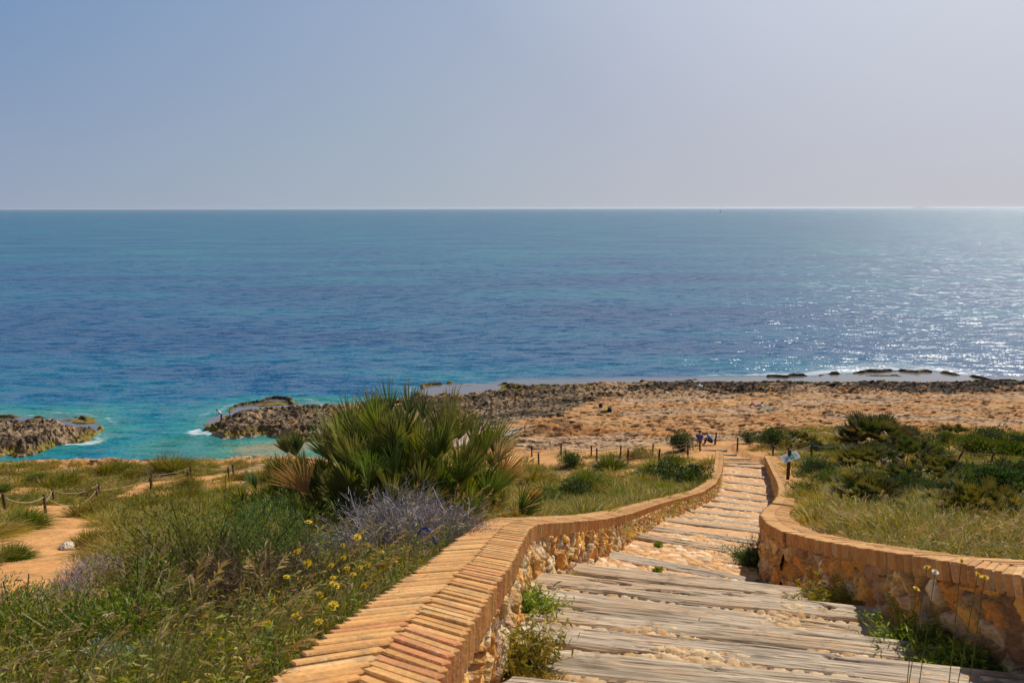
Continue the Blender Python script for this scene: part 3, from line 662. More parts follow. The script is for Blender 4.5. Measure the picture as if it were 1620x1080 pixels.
def sleeper(A, B, wid, thk, seed, label, res=.03):
    A = Vector(A); B = Vector(B); d = B - A; Ln = d.length; r = np.random.default_rng(seed)
    nx = max(12, int(Ln / res)); ny = 12 if res > .05 else 26; mb = None
    s = np.linspace(0, 1, nx); prof = []                 # closed section with softened corners
    for k in range(ny): prof.append((-wid / 2 + wid * k / (ny - 1), 0))
    for k in range(1, 4): prof.append((wid / 2, -thk * k / 3))
    for k in range(1, ny): prof.append((wid / 2 - wid * k / (ny - 1), -thk))
    for k in range(1, 3): prof.append((-wid / 2, -thk + thk * k / 3))
    prof = np.array(prof); m = len(prof)
    Sg, K = np.meshgrid(s * Ln, np.arange(m), indexing='ij'); py = prof[K, 0]; pz = prof[K, 1]
    top = (pz > -.001); edge = sm(np.abs(py), wid / 2 - .03, wid / 2)
    n1 = fbm(Sg * .9 + seed * 3.1, py * 30 + seed, 4, seed); n2 = fbm(Sg * 5, py * 45, 3, seed + 1)
    crack = sm(np.abs(fbm(Sg * .7 + seed, py * 10, 3, seed + 2) - .5), .022, .0) * sm(fbm(Sg * .8, py * 5 + seed, 2, seed + 12), .40, .52) * top
    zz = pz - edge * (.012 + .02 * fbm(Sg * 3, py * 3, 3, seed + 4)) * top + (n1 - .5) * .016 * top - crack * .035 + (n2 - .5) * .010 + (fbm(Sg * .5 + seed, py * 2, 2, seed + 11) - .5) * .03 * top
    yy = py * (1 + .05 * (fbm(Sg * 1.5, K * 0., 3, seed + 6) - .5)) + (fbm(Sg * .8, K * 0. + 3, 2, seed + 7) - .5) * .04
    ex = (fbm(py * 9, pz * 9 + seed, 2, seed + 8) - .5) * .12
    xx = Sg - Ln / 2; xx = np.where(Sg < 1e-6, xx + ex, np.where(Sg > Ln - 1e-6, xx + ex, xx))
    V = np.stack([xx, yy, zz], -1).reshape(-1, 3)
    base = np.array(((.40, .30, .20), (.36, .29, .22), (.44, .32, .20), (.33, .26, .18))[seed % 4]) * r.uniform(.88, 1.12); tint = mixc(base, (.53, .42, .30), sm(n1, .22, .78)); tint = mixc(tint, (.22, .16, .11), np.clip(sm(n2, .62, .75) * .6 + crack, 0, 1))
    tint = mixc(tint, (.48, .33, .20), sm(fbm(Sg * 1.1 + 7, py * 6, 3, seed + 9), .55, .68) * .7)
    i = np.arange(nx - 1)[:, None] * m; j = np.arange(m)[None, :]; j2 = (j + 1) % m
    F = np.stack([i + j, i + m + j, i + m + j2, i + j2], -1).reshape(-1, 4)
    F = F[:, ::-1]
    # end caps as fans of quads
    caps = []
    for c0, rev in ((0, 0), ((nx - 1) * m, 1)):
        for k in range(1, m // 2): 
            q = [c0 + k - 1 if k > 1 else c0, c0 + k, c0 + m - k - 1, c0 + m - k if k > 1 else c0 + m - 1]
            caps.append(q[::-1] if rev else q)
    me = npmesh('wooden_sleeper', V, np.concatenate([F, np.array(caps)]), tint.reshape(-1, 3), True)
    o = link('wooden_sleeper', me, M_wood); x = d.normalized(); y = Vector((0, 0, 1)).cross(x).normalized(); z = x.cross(y)
    o.matrix_world = Matrix(((x.x, y.x, z.x, 0), (x.y, y.y, z.y, 0), (x.z, y.z, z.z, 0), (0, 0, 0, 1))); o.location = (A + B) / 2
    tag(o, label, 'sleeper', 'wooden sleepers across the path'); return o
for i, (yl, yr, d) in enumerate(SLP):
    xl, xr = float(XL(yl)) + .04, float(XR(yr)) - .06
    if i in (13,): xr -= .1
    lab = ('grey wooden sleeper across the cobbled path, %s one beyond the planked steps' % ORD[i - 1]) if i else 'long grey sleeper ending the planked steps, bordering the first strip of cobbles'
    sleeper((xl, yl - .12, EYE - d + .105), (xr, yr - .12, EYE - d + .105 + random.uniform(-.02, .02)), .25, .20, 300 + i, lab, .03 if i < 4 else .08)
for (a, b, lab) in (((1144, 723.5, 45.2), (1186, 722, 45.2), 'short pale sleeper on the sand just past the end of the left wall'),
                    ((1138, 714, 47.2), (1165, 714, 47.2), 'short pale sleeper between the two rope fence end posts'),
                    ((1109, 707, 49.2), (1150, 706, 49.2), 'farthest short sleeper, in the sand below the two seated people')):
    A = at(*a); B = at(*b); za = gz(A[0], A[1]) + .06
    A = (A[0], A[1], za); B = (B[0], B[1], za); sleeper(A, B, .22, .15, 330 + int(a[1]), lab, .1)
# planked steps nearest the camera: two or three sleepers to a tread
k = 0; y = 6.62; zt = 3.66 - .0; seed = 400; rows = []
step = [2, 2, 3, 2, 2, 2, 2, 2, 2]
for n_ in step:
    zt -= .215 if n_ == 2 else .305
    for q in range(n_):
        rows.append((y, zt + (q * .012))); y -= .262
    y -= .085
for i, (yc, d) in enumerate(rows[:19]):
    yl = yc + .28; yr = yc - .27
    jit = random.uniform(-.12, .12)
    if i < 3: sx = .3 - .1 * i
    else: sx = 0
    lab = 'broad weathered sleeper of the planked steps, %s one nearer than the first strip of cobbles' % ORD[i]
    sleeper((float(XL(yl)) + .08 + sx * .3, yl, EYE - d), (float(XR(yr)) - .08 + jit * .3, yr, EYE - d + random.uniform(-.01, .01)), .232 + .02 * ((i * 7) % 3) / 2, .22, 420 + i, lab, .025)
# mortar and soil bed under the planked steps
gx, gy = np.meshgrid(np.linspace(0, 1, 150), np.concatenate([np.linspace(-3, 1.4, 60)[:-1], np.linspace(1.4, 6.35, 330)])); X = XL(gy) - .02 + gx * (XR(gy) - XL(gy) + .04); 
yy = np.array([r_[0] for r_ in rows][::-1]); dd = np.array([r_[1] for r_ in rows][::-1])
b1, b2, bid, _, _ = worley(X * 11, gy * 11, 93); zb = EYE - np.interp(gy + (gx - .5) * .5, yy, dd) - .028 + (fbm(X * 2, gy * 2, 3, 91) - .5) * .05 + sm(b2 - b1, .03, .25) * .022
bedc = mixc(mixc((.48, .28, .12), (.62, .46, .28), bid), (.42, .25, .12), sm(b2 - b1, .12, .03))
link('path', npmesh('path', np.stack([X, gy, zb], -1).reshape(-1, 3), gridfaces(*X.shape), bedc.reshape(-1, 3), True), M_cobble)['kind'] = 'structure'


# ------------------------------------------------------------------ vegetation: grassland (nobody could count it)
r = np.random.default_rng(21)
def scatter(n, ymin, ymax, umin=-.80, umax=.80, p=1.0):
    """random ground spots, evenly spread over the area"""
    y = (ymin ** p + (ymax ** p - ymin ** p) * r.uniform(0, 1, n)) ** (1 / p); x = y * r.uniform(umin, umax, n)
    return x, y
def keep(x, y, k=1.0, pw=1.0):
    m = r.uniform(0, 1, len(x)) < vegdens(x, y) ** pw * k; return x[m], y[m]
parts = []
# far and middle hummocks
for (n, y0, y1, blades, h0, h1, wdt) in ((2300, 30, 58, 110, .35, .80, .036), (1100, 18, 31, 200, .32, .70, .022), (700, 9, 18.5, 260, .28, .6, .013)):
    x, y = scatter(n, y0, y1, p=1.6); x, y = keep(x, y, 1.0, 1.2)
    z = ground(x, y, False); sz = r.uniform(.5, 1.0, len(x)) ** 1.0; u = x / y
    pal = OLIVE
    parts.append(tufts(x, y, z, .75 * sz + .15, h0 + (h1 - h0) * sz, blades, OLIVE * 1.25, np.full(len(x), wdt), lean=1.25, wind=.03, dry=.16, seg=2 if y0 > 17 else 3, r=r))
x, y = scatter(500, 14, 56, p=1.6); x, y = keep(x, y); z = ground(x, y, False)
parts.append(tufts(x, y, z, r.uniform(.3, .7, len(x)), r.uniform(.25, .5, len(x)), 70, GREEN, np.full(len(x), .03), lean=1.1, dry=.03, seg=2, r=r))
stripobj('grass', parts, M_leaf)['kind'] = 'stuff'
# short dry and green ground cover filling between the hummocks
parts = []
x, y = scatter(34000, 12, 58, p=1.35); x, y = keep(x, y, 1.0, .9); z = ground(x, y, False); n = len(x); az = r.uniform(0, 6.28, n)
D = np.stack([np.cos(az) * .6 + .05, np.sin(az) * .6, np.ones(n)], 1); cc = np.where((r.uniform(0, 1, n) < .22)[:, None], STRAW[r.integers(0, 3, n)], OLIVE[r.integers(0, 5, n)])
parts.append(strips(np.stack([x, y, z - .02], 1), D, np.array([[.2, 0, -.2]]), r.uniform(.10, .32, n), .0016 * y, cc * .9, cc * 1.1, 2, r=r))
stripobj('low_ground_cover', parts, M_leaf)['kind'] = 'stuff'
# ------------------------------------------------------------------ near undergrowth left of the wall
def near_spots(n, y0, y1, x0, x1, off=.52):
    y = r.uniform(y0, y1, n); x = r.uniform(x0, x1, n) * 1.0
    m = (x < XL(y) - off) & (x > -.78 * y - .6); x, y = x[m], y[m]
    m = r.uniform(0, 1, len(x)) < sm(segd(x, y, TRAIL), .40, .85); return x[m], y[m]
def patch(x, y, s_, lo, hi):
    return sm(fbm(x * .9, y * .9, 3, s_), lo, hi)
def pick(x, y, s_, inv=False):
    w_ = patch(x, y, s_, .44, .56); w_ = 1 - w_ if inv else w_; m = r.uniform(0, 1, len(x)) < .12 + .88 * w_; return x[m], y[m]
def mound(x, y): return .55 + 1.0 * fbm(x * .8 + 7, y * .8, 2, 133)
def weeds(x, y, h, nleaf, pal, stemc, lw, ll, spread=.35, r=r):
    """stems with many small leaves: returns strip groups"""
    n = len(x); z = ground(x, y, False); az = r.uniform(0, 6.28, n); th = np.abs(r.normal(0, spread, n))
    D = np.stack([np.cos(az) * np.sin(th), np.sin(az) * np.sin(th), np.cos(th)], 1); P = np.stack([x, y, z - .03], 1)
    B = np.stack([r.normal(0, .12, n), r.normal(0, .12, n), -.08 * np.ones(n)], 1); sc = np.tile(stemc, (n, 1)) * r.uniform(.8, 1.2, (n, 1))
    a = strips(P, D, B, h, np.full(n, .0042), sc, sc, 3, 'stalk', r=r)
    idx = np.repeat(np.arange(n), nleaf); t = r.uniform(.15, 1, len(idx)); Q = P[idx] + h[idx, None] * (nrm(D)[idx] * t[:, None] + B[idx] * t[:, None] ** 2)
    la = r.uniform(0, 6.28, len(idx)); LD = np.stack([np.cos(la), np.sin(la), r.uniform(-.1, 1.1, len(idx))], 1)
    lc = pal[r.integers(0, len(pal), n)][idx] * r.uniform(.7, 1.3, (len(idx), 1))
    b = strips(Q, LD, np.array([[0, 0, -.25]]), ll * r.uniform(.6, 1.3, len(idx)), lw * r.uniform(.7, 1.3, len(idx)), lc, lc * 1.1, 2, 'leaf', r=r)
    return [a, b]
parts = []
x, y = pick(*near_spots(4300, 1.7, 9.5, -8, .2), 131); parts += weeds(x, y, r.uniform(.16, .44, len(x)) * mound(x, y), 16, np.concatenate([GREEN * 1.3, OLIVE * 1.25, OLIVE, STRAW * .7]), (.14, .13, .04), .008, .04)
x, y = near_spots(2600, 1.2, 4.6, -3.4, .2, .46); parts += weeds(x, y, r.uniform(.12, .34, len(x)), 16, np.concatenate([GREEN * 1.4, OLIVE * 1.4, OLIVE * 1.1]), (.16, .14, .04), .0065, .032)
x, y = near_spots(1500, 1.2, 4.6, -3.4, .2, .46); z = ground(x, y, False)
parts.append(tufts(x, y, z, r.uniform(.05, .16, len(x)), r.uniform(.15, .36, len(x)), 40, np.concatenate([GREEN * 1.2, OLIVE]), np.full(len(x), .005), lean=.8, wind=.1, dry=.25, r=r))
x, y = pick(*near_spots(3200, 2.2, 9, -7, .2), 131, True); parts += weeds(x, y, r.uniform(.15, .40, len(x)) * mound(x, y), 18, np.concatenate([OLIVE * 1.2, OLIVE * .9, STRAW * .6]), (.16, .13, .05), .009, .04)
x, y = pick(*near_spots(1700, 1.7, 12, -9, .2), 137); z = ground(x, y, False)
parts.append(tufts(x, y, z, r.uniform(.08, .22, len(x)), r.uniform(.22, .5, len(x)), 46, GREEN, np.full(len(x), .0062), lean=.7, wind=.16, dry=.36, r=r))
x, y = pick(*near_spots(1200, 2.4, 12, -9, .2), 137, True); z = ground(x, y, False)
parts.append(tufts(x, y, z, r.uniform(.1, .3, len(x)), r.uniform(.3, .6, len(x)), 50, OLIVE, np.full(len(x), .006), lean=.6, wind=.3, dry=.35, r=r))
V, F, C = join(parts); link('undergrowth', npmesh('undergrowth', V, F, C), M_leaf)['kind'] = 'stuff'
# dry stalks with seed heads, singly and leaning with the wind
def seedgrass(x, y, h, r=r, pal=STRAW, heads=14, w=.0036):
    n = len(x); z = ground(x, y, False); P = np.stack([x, y, z - .02], 1)
    D = np.stack([r.normal(.12, .22, n), r.normal(0, .2, n), np.ones(n)], 1); B = np.stack([r.uniform(.05, .5, n), r.normal(0, .12, n), r.uniform(-.35, -.05, n)], 1)
    c = pal[r.integers(0, len(pal), n)] * r.uniform(.8, 1.2, (n, 1)); out = [strips(P, D, B, h, np.full(n, w), c, c, 5, 'stalk', r=r)]
    idx = np.repeat(np.arange(n), heads); t = r.uniform(.78, 1, len(idx)); Q = P[idx] + h[idx, None] * (nrm(D)[idx] * t[:, None] + B[idx] * t[:, None] ** 2)
    la = r.uniform(0, 6.28, len(idx)); LD = nrm(D)[idx] * .8 + B[idx] * 1.5 + .35 * np.stack([np.cos(la), np.sin(la), 0 * la - .3], 1)
    cc = c[idx] * 1.1; out.append(strips(Q, LD, np.array([[0, 0, -.15]]), np.full(len(idx), .04) * r.uniform(.6, 1.4, len(idx)), np.full(len(idx), w * 1.5), cc, cc, 2, 'leaf', r=r)); return out
parts = []
x, y = near_spots(1100, 1.6, 8.5, -7, .1); parts += seedgrass(x, y, r.uniform(.3, .72, len(x)))
stripobj('dry_seed_grass', parts, M_leaf)['kind'] = 'stuff'
parts = []
# right bank: pale dry grass and green behind the near right wall
def right_spots(n, y0, y1, off=.66, lim=.80):
    y = r.uniform(y0, y1, n); x = XR(y) + off + r.uniform(0, 1, n) * np.maximum(lim * y - XR(y) - off, .3); return x, y
x, y = right_spots(1000, 3.8, 15); z = ground(x, y, False); k = len(x)
pal = np.concatenate([STRAW * .8, OLIVE, STRAW, OLIVE * 1.3, GREEN])
nearw = .55 + .45 * sm(x - XR(y), .7, 1.6)
parts.append(tufts(x, y, z, r.uniform(.1, .35, k) * nearw, r.uniform(.22, .5, k) * nearw, 60, pal, .0016 * y, lean=.8, wind=-.08, dry=.25, r=r))
x, y = right_spots(420, 3.8, 12); parts += seedgrass(x, y, r.uniform(.35, .7, len(x)), pal=STRAW * 1.15)
x, y = right_spots(900, 3.8, 11); parts += weeds(x, y, r.uniform(.15, .35, len(x)), 12, OLIVE, (.14, .12, .05), .012, .05)
stripobj('dry_grass_bank', parts, M_leaf)['kind'] = 'stuff'
# ------------------------------------------------------------------ fan palms
def frond_parts(r, P, d, pet, nl, ll, wl, col, dead=False):
    """one fan leaf: petiole then radiating leaflets"""
    d = Vector(d).normalized(); side = d.cross(Vector((0, 0, 1))).normalized() if abs(d.z) < .98 else Vector((1, 0, 0)); up = side.cross(d)
    side = (Matrix.Rotation(r.uniform(-1.5, 1.5) if nl > 20 else r.normal(0, .5), 3, d) @ side).normalized(); up = side.cross(d)
    P = np.array(P)[None]; dv = np.array(d)[None]; c = np.array(col) * (1.9 if nl > 20 else .85)
    out = [strips(P, dv, np.array([[0, 0, -.05]]), [pet], [.014], c[None] * .9, c[None], 3, 'stalk', wd=np.array(side)[None], r=r)]
    T = P + pet * (dv + np.array([[0, 0, -.05]])); SPN = 1.0 if nl > 20 else 1.15; a = np.linspace(-SPN, SPN, nl) + r.normal(0, .03, nl)
    D = np.cos(a)[:, None] * dv + np.sin(a)[:, None] * np.array(side) + (.22 * np.abs(np.sin(a)) + .05)[:, None] * np.array(up)
    D = nrm(D) + np.array([[0, 0, .42 if nl > 20 else .2]])
    wd = nrm(np.cross(D, np.array(up)[None] + r.normal(0, .25, (nl, 3))))
    L = ll * (1 - .22 * np.abs(a) / SPN) * r.uniform(.88, 1.08, nl); B = np.tile([0, 0, -.10], (nl, 1)) + r.normal(0, .03, (nl, 3)) - .06 * np.array(up)
    tip = np.array((.30, .20, .07)) if r.uniform() < .6 else c * 1.2; cc = np.tile(c, (nl, 1)) * r.uniform(.85, 1.15, (nl, 1))
    out.append(strips(np.repeat(T, nl, 0), D, B, L, np.full(nl, wl), cc, cc * .45 + tip * .55 if not dead else cc, 4, 'palm', wd=wd, r=r)); return out
PALMC = [(.052, .078, .014), (.075, .10, .016), (.036, .058, .012), (.11, .125, .018), (.06, .085, .016)]
DEADC = [(.30, .19, .07), (.24, .14, .05), (.36, .26, .12), (.20, .12, .05)]
def palm(px, py, Rw, Hh, nf, label, seed, big=False, pos=None, gold=0.0):
    x, y, z = pos or hit(px, py); root = empty('fan_palm', (x, y, z), label, 'palm', 'low fan palms'); rr = np.random.default_rng(seed)
    ll = (.46 * Rw + .10) if big else .42 * Rw; wl = .019 if big else .030 * Rw + .0004 * y
    live = []; dead = []
    for i in range(nf):
        az = rr.uniform(0, 2 * math.pi); q = (i + .5) / nf; th = (.03 + 1.12 * q) if big else (.05 + 1.30 * q ** .9) + rr.normal(0, .08); rad = rr.uniform(0, .75 if big else .6) * Rw * min(1, q + .3)
        c0 = np.array((math.cos(az) * rad, math.sin(az) * rad, .02 + rr.uniform(0, .12))); d = (math.cos(az) * math.sin(th), math.sin(az) * math.sin(th), math.cos(th))
        reach = Hh * math.cos(th) ** 1 + Rw * math.sin(th); pet = max(.10, (reach - ll * .9 - rad * math.sin(th)) * (rr.uniform(.25, 1.1) if big else rr.uniform(.7, 1.1)))
        isd = q > (.55 if big else .72) and rr.uniform() < (.45 if not gold else .7); c = DEADC[rr.integers(0, 4)] if isd else PALMC[rr.integers(0, 5)]
        if gold and not isd and rr.uniform() < gold: c = (.22, .18, .03)
        fp = frond_parts(rr, c0, d, pet, 27 if big else 12, ll * rr.uniform(.85, 1.12), wl, c, isd)
        (dead if isd else live).append(fp)
    if big:
        rr.shuffle(live)
        for fp in live[:90]: stripobj('frond', fp, M_palm, root)
        if live[90:]: stripobj('inner_fronds', sum(live[90:], []), M_palm, root)['kind'] = 'stuff'
        for fp in dead[:9]: o = stripobj('frond', fp, M_palm, root); o['label'] = 'dry brown frond'
    else:
        stripobj('fronds', sum(live, []), M_palm, root)
        if dead: stripobj('dry_fronds', sum(dead, []), M_palm, root)['label'] = 'dry brown lower fronds'
    return root
def seated_at(px, ytop, Y, wpx):
    x, y, _ = at(px, 700, Y); z = gz(x, y); return (x, y, z), at(px, ytop, Y)[2] - z, wpx / 2 * Y / FPX
pos, H_, W_ = seated_at(638, 640, 8.6, 285); palm(0, 0, W_, H_, 300, 'big green fan palm rising behind the left wall, the nearest and largest of the palms', 11, True, pos)
pos, H_, W_ = seated_at(490, 700, 8.9, 150); palm(0, 0, W_, H_, 100, 'low spreading fan palm clump with whitish tips at the left foot of the big palm', 12, True, pos)
pos, H_, W_ = seated_at(765, 722, 9.0, 90); palm(0, 0, W_, H_, 50, 'drooping yellow-green fan palm clump at the right foot of the big palm', 13, True, pos, gold=.5)
for i, (x0, x1, y0, y1, nf, g_, lab) in enumerate((
    (1322, 1442, 662, 703, 110, 0, 'broad dark palm on the right, highest in the picture, against the pale rock'),
    (1393, 1468, 688, 745, 90, 0, 'tall very dark palm in the middle of the right-hand palm cluster'),
    (1325, 1420, 705, 744, 80, 0, 'low dark palm left of the tall very dark palm'),
    (1316, 1428, 750, 812, 110, 0, 'rounded dark palm nearest the pale grass behind the right wall'),
    (1440, 1514, 718, 770, 90, 0, 'dark palm at the right side of the cluster, below the leaning fence post'),
    (1382, 1458, 738, 786, 80, 0, 'small dark palm in the gap between two larger palms on the right'),
    (1480, 1594, 762, 836, 120, .5, 'golden brown palm with bare stems at its foot, behind the near right wall'),
    (1483, 1532, 670, 695, 50, 0, 'small palm beyond the right fence close to the bare rock'),
    (1240, 1290, 682, 706, 50, 0, 'small palm between the sign and the rock shelf'))):
    x, y, z = hit((x0 + x1) / 2, y1); palm(0, 0, (x1 - x0) / 2 * y / FPX, (y1 - y0 - 4) * y / FPX, nf, lab, 40 + i, pos=(x, y, z), gold=g_)
# ------------------------------------------------------------------ leafy bushes
def bush(name, px, py, Rw, Hh, n, pal, label, cat, seed, ls=.05, group=None, pos=None, stems=60, fine=False, stemc=(.16, .11, .06), outside=False):
    x, y, z = pos or hit(px, py); rr = np.random.default_rng(seed); root = empty(name, (x, y, z), label, cat, group)
    nl = 20; ls = ls * (1.3 if fine else 1.7); n = int(n * 1.3); lc = np.stack([rr.normal(0, .42, nl) * Rw, rr.normal(0, .38, nl) * Rw, Hh * rr.uniform(.25, .72, nl)], 1); lr = rr.uniform(.28, .5, nl)
    k = rr.integers(0, nl, n); v = nrm(rr.normal(size=(n, 3))); rad = rr.uniform(.45, 1.08, n) ** .6
    Q = lc[k] + v * (rad * lr[k])[:, None] * np.array([Rw, Rw, Hh * .9]); Q[:, 2] = np.abs(Q[:, 2])
    D = nrm(v + np.array([0, 0, .6]) + rr.normal(0, .5, (n, 3))); c = pal[rr.integers(0, len(pal), nl)][k] * rr.uniform(.65, 1.35, (n, 1))
    stripobj('foliage', [strips(Q, D, rr.normal(0, .1, (n, 3)), np.full(n, ls) * rr.uniform(.6, 1.4, n), np.full(n, ls * (.22 if fine else .42)), c, c * 1.15, 2, 'leaf', r=rr)], M_leaf, root)
    e = lc[rr.integers(0, nl, stems)] + rr.normal(0, .15, (stems, 3)) * Rw; b = np.stack([rr.normal(0, .08, stems) * Rw, rr.normal(0, .08, stems) * Rw, np.zeros(stems) - .05], 1)
    sc = np.tile(stemc, (stems, 1)) * rr.uniform(.7, 1.3, (stems, 1)); L = np.linalg.norm(e - b, axis=1)
    stripobj('stems', [strips(b, e - b, rr.normal(0, .08, (stems, 3)), L, np.full(stems, .012 + .0006 * y), sc, sc, 3, 'stalk', r=rr)], M_twig, root)
    return root
for i, (x0, x1, y0, y1, n, pal, lab) in enumerate((
    (1056, 1104, 682, 714, 2600, DGREEN, 'rounded dark green bush left of the two seated people'),
    (1166, 1198, 680, 701, 1500, DGREEN, 'small dark bush right of the path end, nearest the seated people'),
    (1196, 1250, 677, 704, 2600, DGREEN * 1.15, 'wide dark green bush above the sign'),
    (1510, 1640, 738, 798, 6000, DGREEN * 1.1, 'wide dark green shrub at the right edge below the fence'),
    (1545, 1650, 702, 724, 2500, GREEN * .6, 'grey-green mound at the right edge of the picture beyond the fence'),
    (1040, 1130, 740, 766, 2600, DGREEN, 'flat dark shrub close to the far bend of the left wall'),
    (1030, 1090, 722, 740, 1400, GREEN * .7, 'low dull green shrub below the rope fence, beside the orange patch'),
    (875, 935, 750, 800, 2600, DGREEN, 'dark spiky bush right of the big palm'),
    (1290, 1345, 745, 775, 2200, GREEN * .8, 'light green low shrub left of the palm cluster'),
    (1440, 1500, 783, 812, 2000, DGREEN * 1.2, 'dark low shrub between the rounded palm and the golden brown palm'),
    (1318, 1372, 672, 700, 2400, DGREEN * .9, 'dark mound at the left end of the highest palm, against the rock'),
    (1420, 1476, 676, 702, 2400, DGREEN * .9, 'dark mound right of the highest palm at the edge of the rock'),
    (1300, 1345, 700, 722, 1600, DGREEN * 1.2, 'dark round shrub just above the fence, right of the sign'),
    (1262, 1312, 728, 752, 1800, DGREEN * 1.3, 'dark shrub below the fence between sign and palms'),
    (1252, 1300, 764, 790, 1800, DGREEN * 1.4, 'dark green shrub beside the far right wall, below the sign'),
    (1540, 1600, 675, 700, 1600, DGREEN, 'dark shrub at the rock edge near the right side of the picture'),
    (1590, 1650, 684, 706, 1600, DGREEN * 1.2, 'last dark shrub along the rock edge at the far right'),
    (1450, 1510, 700, 722, 1600, GREEN * .7, 'olive shrub above the leaning fence post'),
    (1425, 1475, 810, 838, 1800, DGREEN * 1.4, 'dark low shrub left below the golden brown palm'),
    (1355, 1420, 778, 800, 1800, DGREEN, 'dark shrub filling the gap above the rounded palm'),
    (1565, 1640, 800, 838, 2600, DGREEN * 1.3, 'dark shrub at the right edge beside the golden brown palm'),
    (1545, 1640, 850, 892, 2600, OLIVE * .7, 'yellowish shrub at the right edge just above the wall coping'),
    )):
    x, y, z = hit((x0 + x1) / 2, y1); bush('bush', 0, 0, (x1 - x0) / 2 * y / FPX * .95, (y1 - y0) * y / FPX, n, pal, lab, 'bush', 500 + i, .05 * (x1 - x0) / 2 * y / FPX + .01, 'leafy bushes on the slope', pos=(x, y, z))
for i, (px, py, Y, Rw, Hh, n, pal, ls, lab) in enumerate((
    (320, 900, 4.7, .85, .74, 16000, np.concatenate([OLIVE * .55, GREEN * .8, DGREEN * 2]), .022, 'largest olive green bush in the near undergrowth, left of the yellow flowers'),
    (460, 860, 5.4, .60, .52, 8000, np.concatenate([GREEN * .8, OLIVE * .6]), .020, 'fine-leaved green bush in front of the low palm clump'),
    (190, 1030, 3.3, .40, .34, 6000, GREEN * 1.1, .020, 'bright green leafy bush in the lower left corner area'),
    (30, 1040, 3.6, .45, .34, 6000, GREEN * 1.3, .018, 'lush bright green bush at the left edge, bottom corner'),
    (215, 1060, 2.9, .16, .12, 1800, np.array([(.30, .36, .26), (.24, .30, .22)]), .020, 'small silvery green cushion plant at the bottom left'),
    (700, 868, 5.2, .26, .22, 2600, GREEN * .9, .018, 'small green bush between the lilac scrub and the wall coping'),
    (560, 950, 4.0, .34, .24, 4200, np.concatenate([GREEN, OLIVE]), .018, 'green bush beside the wall among the yellow flowers'))):
    x, y, _ = at(px, py, Y); z = gz(x, y); bush('bush', 0, 0, Rw, Hh, n, pal, lab, 'bush', 560 + i, ls, 'near bushes left of the wall', pos=(x, y, z), stems=160, stemc=(.20, .15, .10), fine=True)
r5 = np.random.default_rng(77)
def scatbush(side, n, ulo, uhi, y0, y1, pals, label, group, rmin, rmax):
    protos = []; spots = []; tries = 0
    while len(spots) < n and tries < 4000:
        tries += 1; y = y0 + (y1 - y0) * r5.uniform() ** .8; x = y * r5.uniform(ulo, uhi)
        if (side > 0 and x < float(XR(y)) + 1.4) or (side < 0 and x > float(XL(y)) - 1.5): continue
        if float(vegdens(np.array([x]), np.array([y]))[0]) < .35 or any(abs(x / y - a / b) < .03 and abs(y - b) < .15 * y for a, b in spots): continue
        spots.append((x, y))
    for i, (x, y) in enumerate(spots):
        rz = r5.uniform(0, 6.28); sc_ = r5.uniform(rmin, rmax) * (.55 + .018 * y); loc = (x, y, gz(x, y) - .03)
        if i < 4: o = bush('bush', 0, 0, 1.0, .85, 3600, pals[i % len(pals)], label, 'bush', 640 + i + (50 if side > 0 else 0), .045, group, pos=loc); protos.append(o)
        else: o = copy_tree(protos[i % 4])
        o.location = loc; o.rotation_euler = (0, 0, rz); o.scale = (sc_, sc_, sc_ * r5.uniform(.75, 1.1))
scatbush(1, 30, .18, .72, 9, 55, [DGREEN * .8, DGREEN, GREEN * .55, DGREEN * .9], 'small rounded dark bush among the dry grass on the slope right of the path', 'small bushes right of the path', .45, 1.0)
scatbush(-1, 40, -.72, .24, 12, 50, [OLIVE * .7, GREEN * .75, DGREEN * 1.6, OLIVE * .9], 'small rounded olive bush among the grass on the slope left of the path', 'small bushes left of the path', .35, .8)
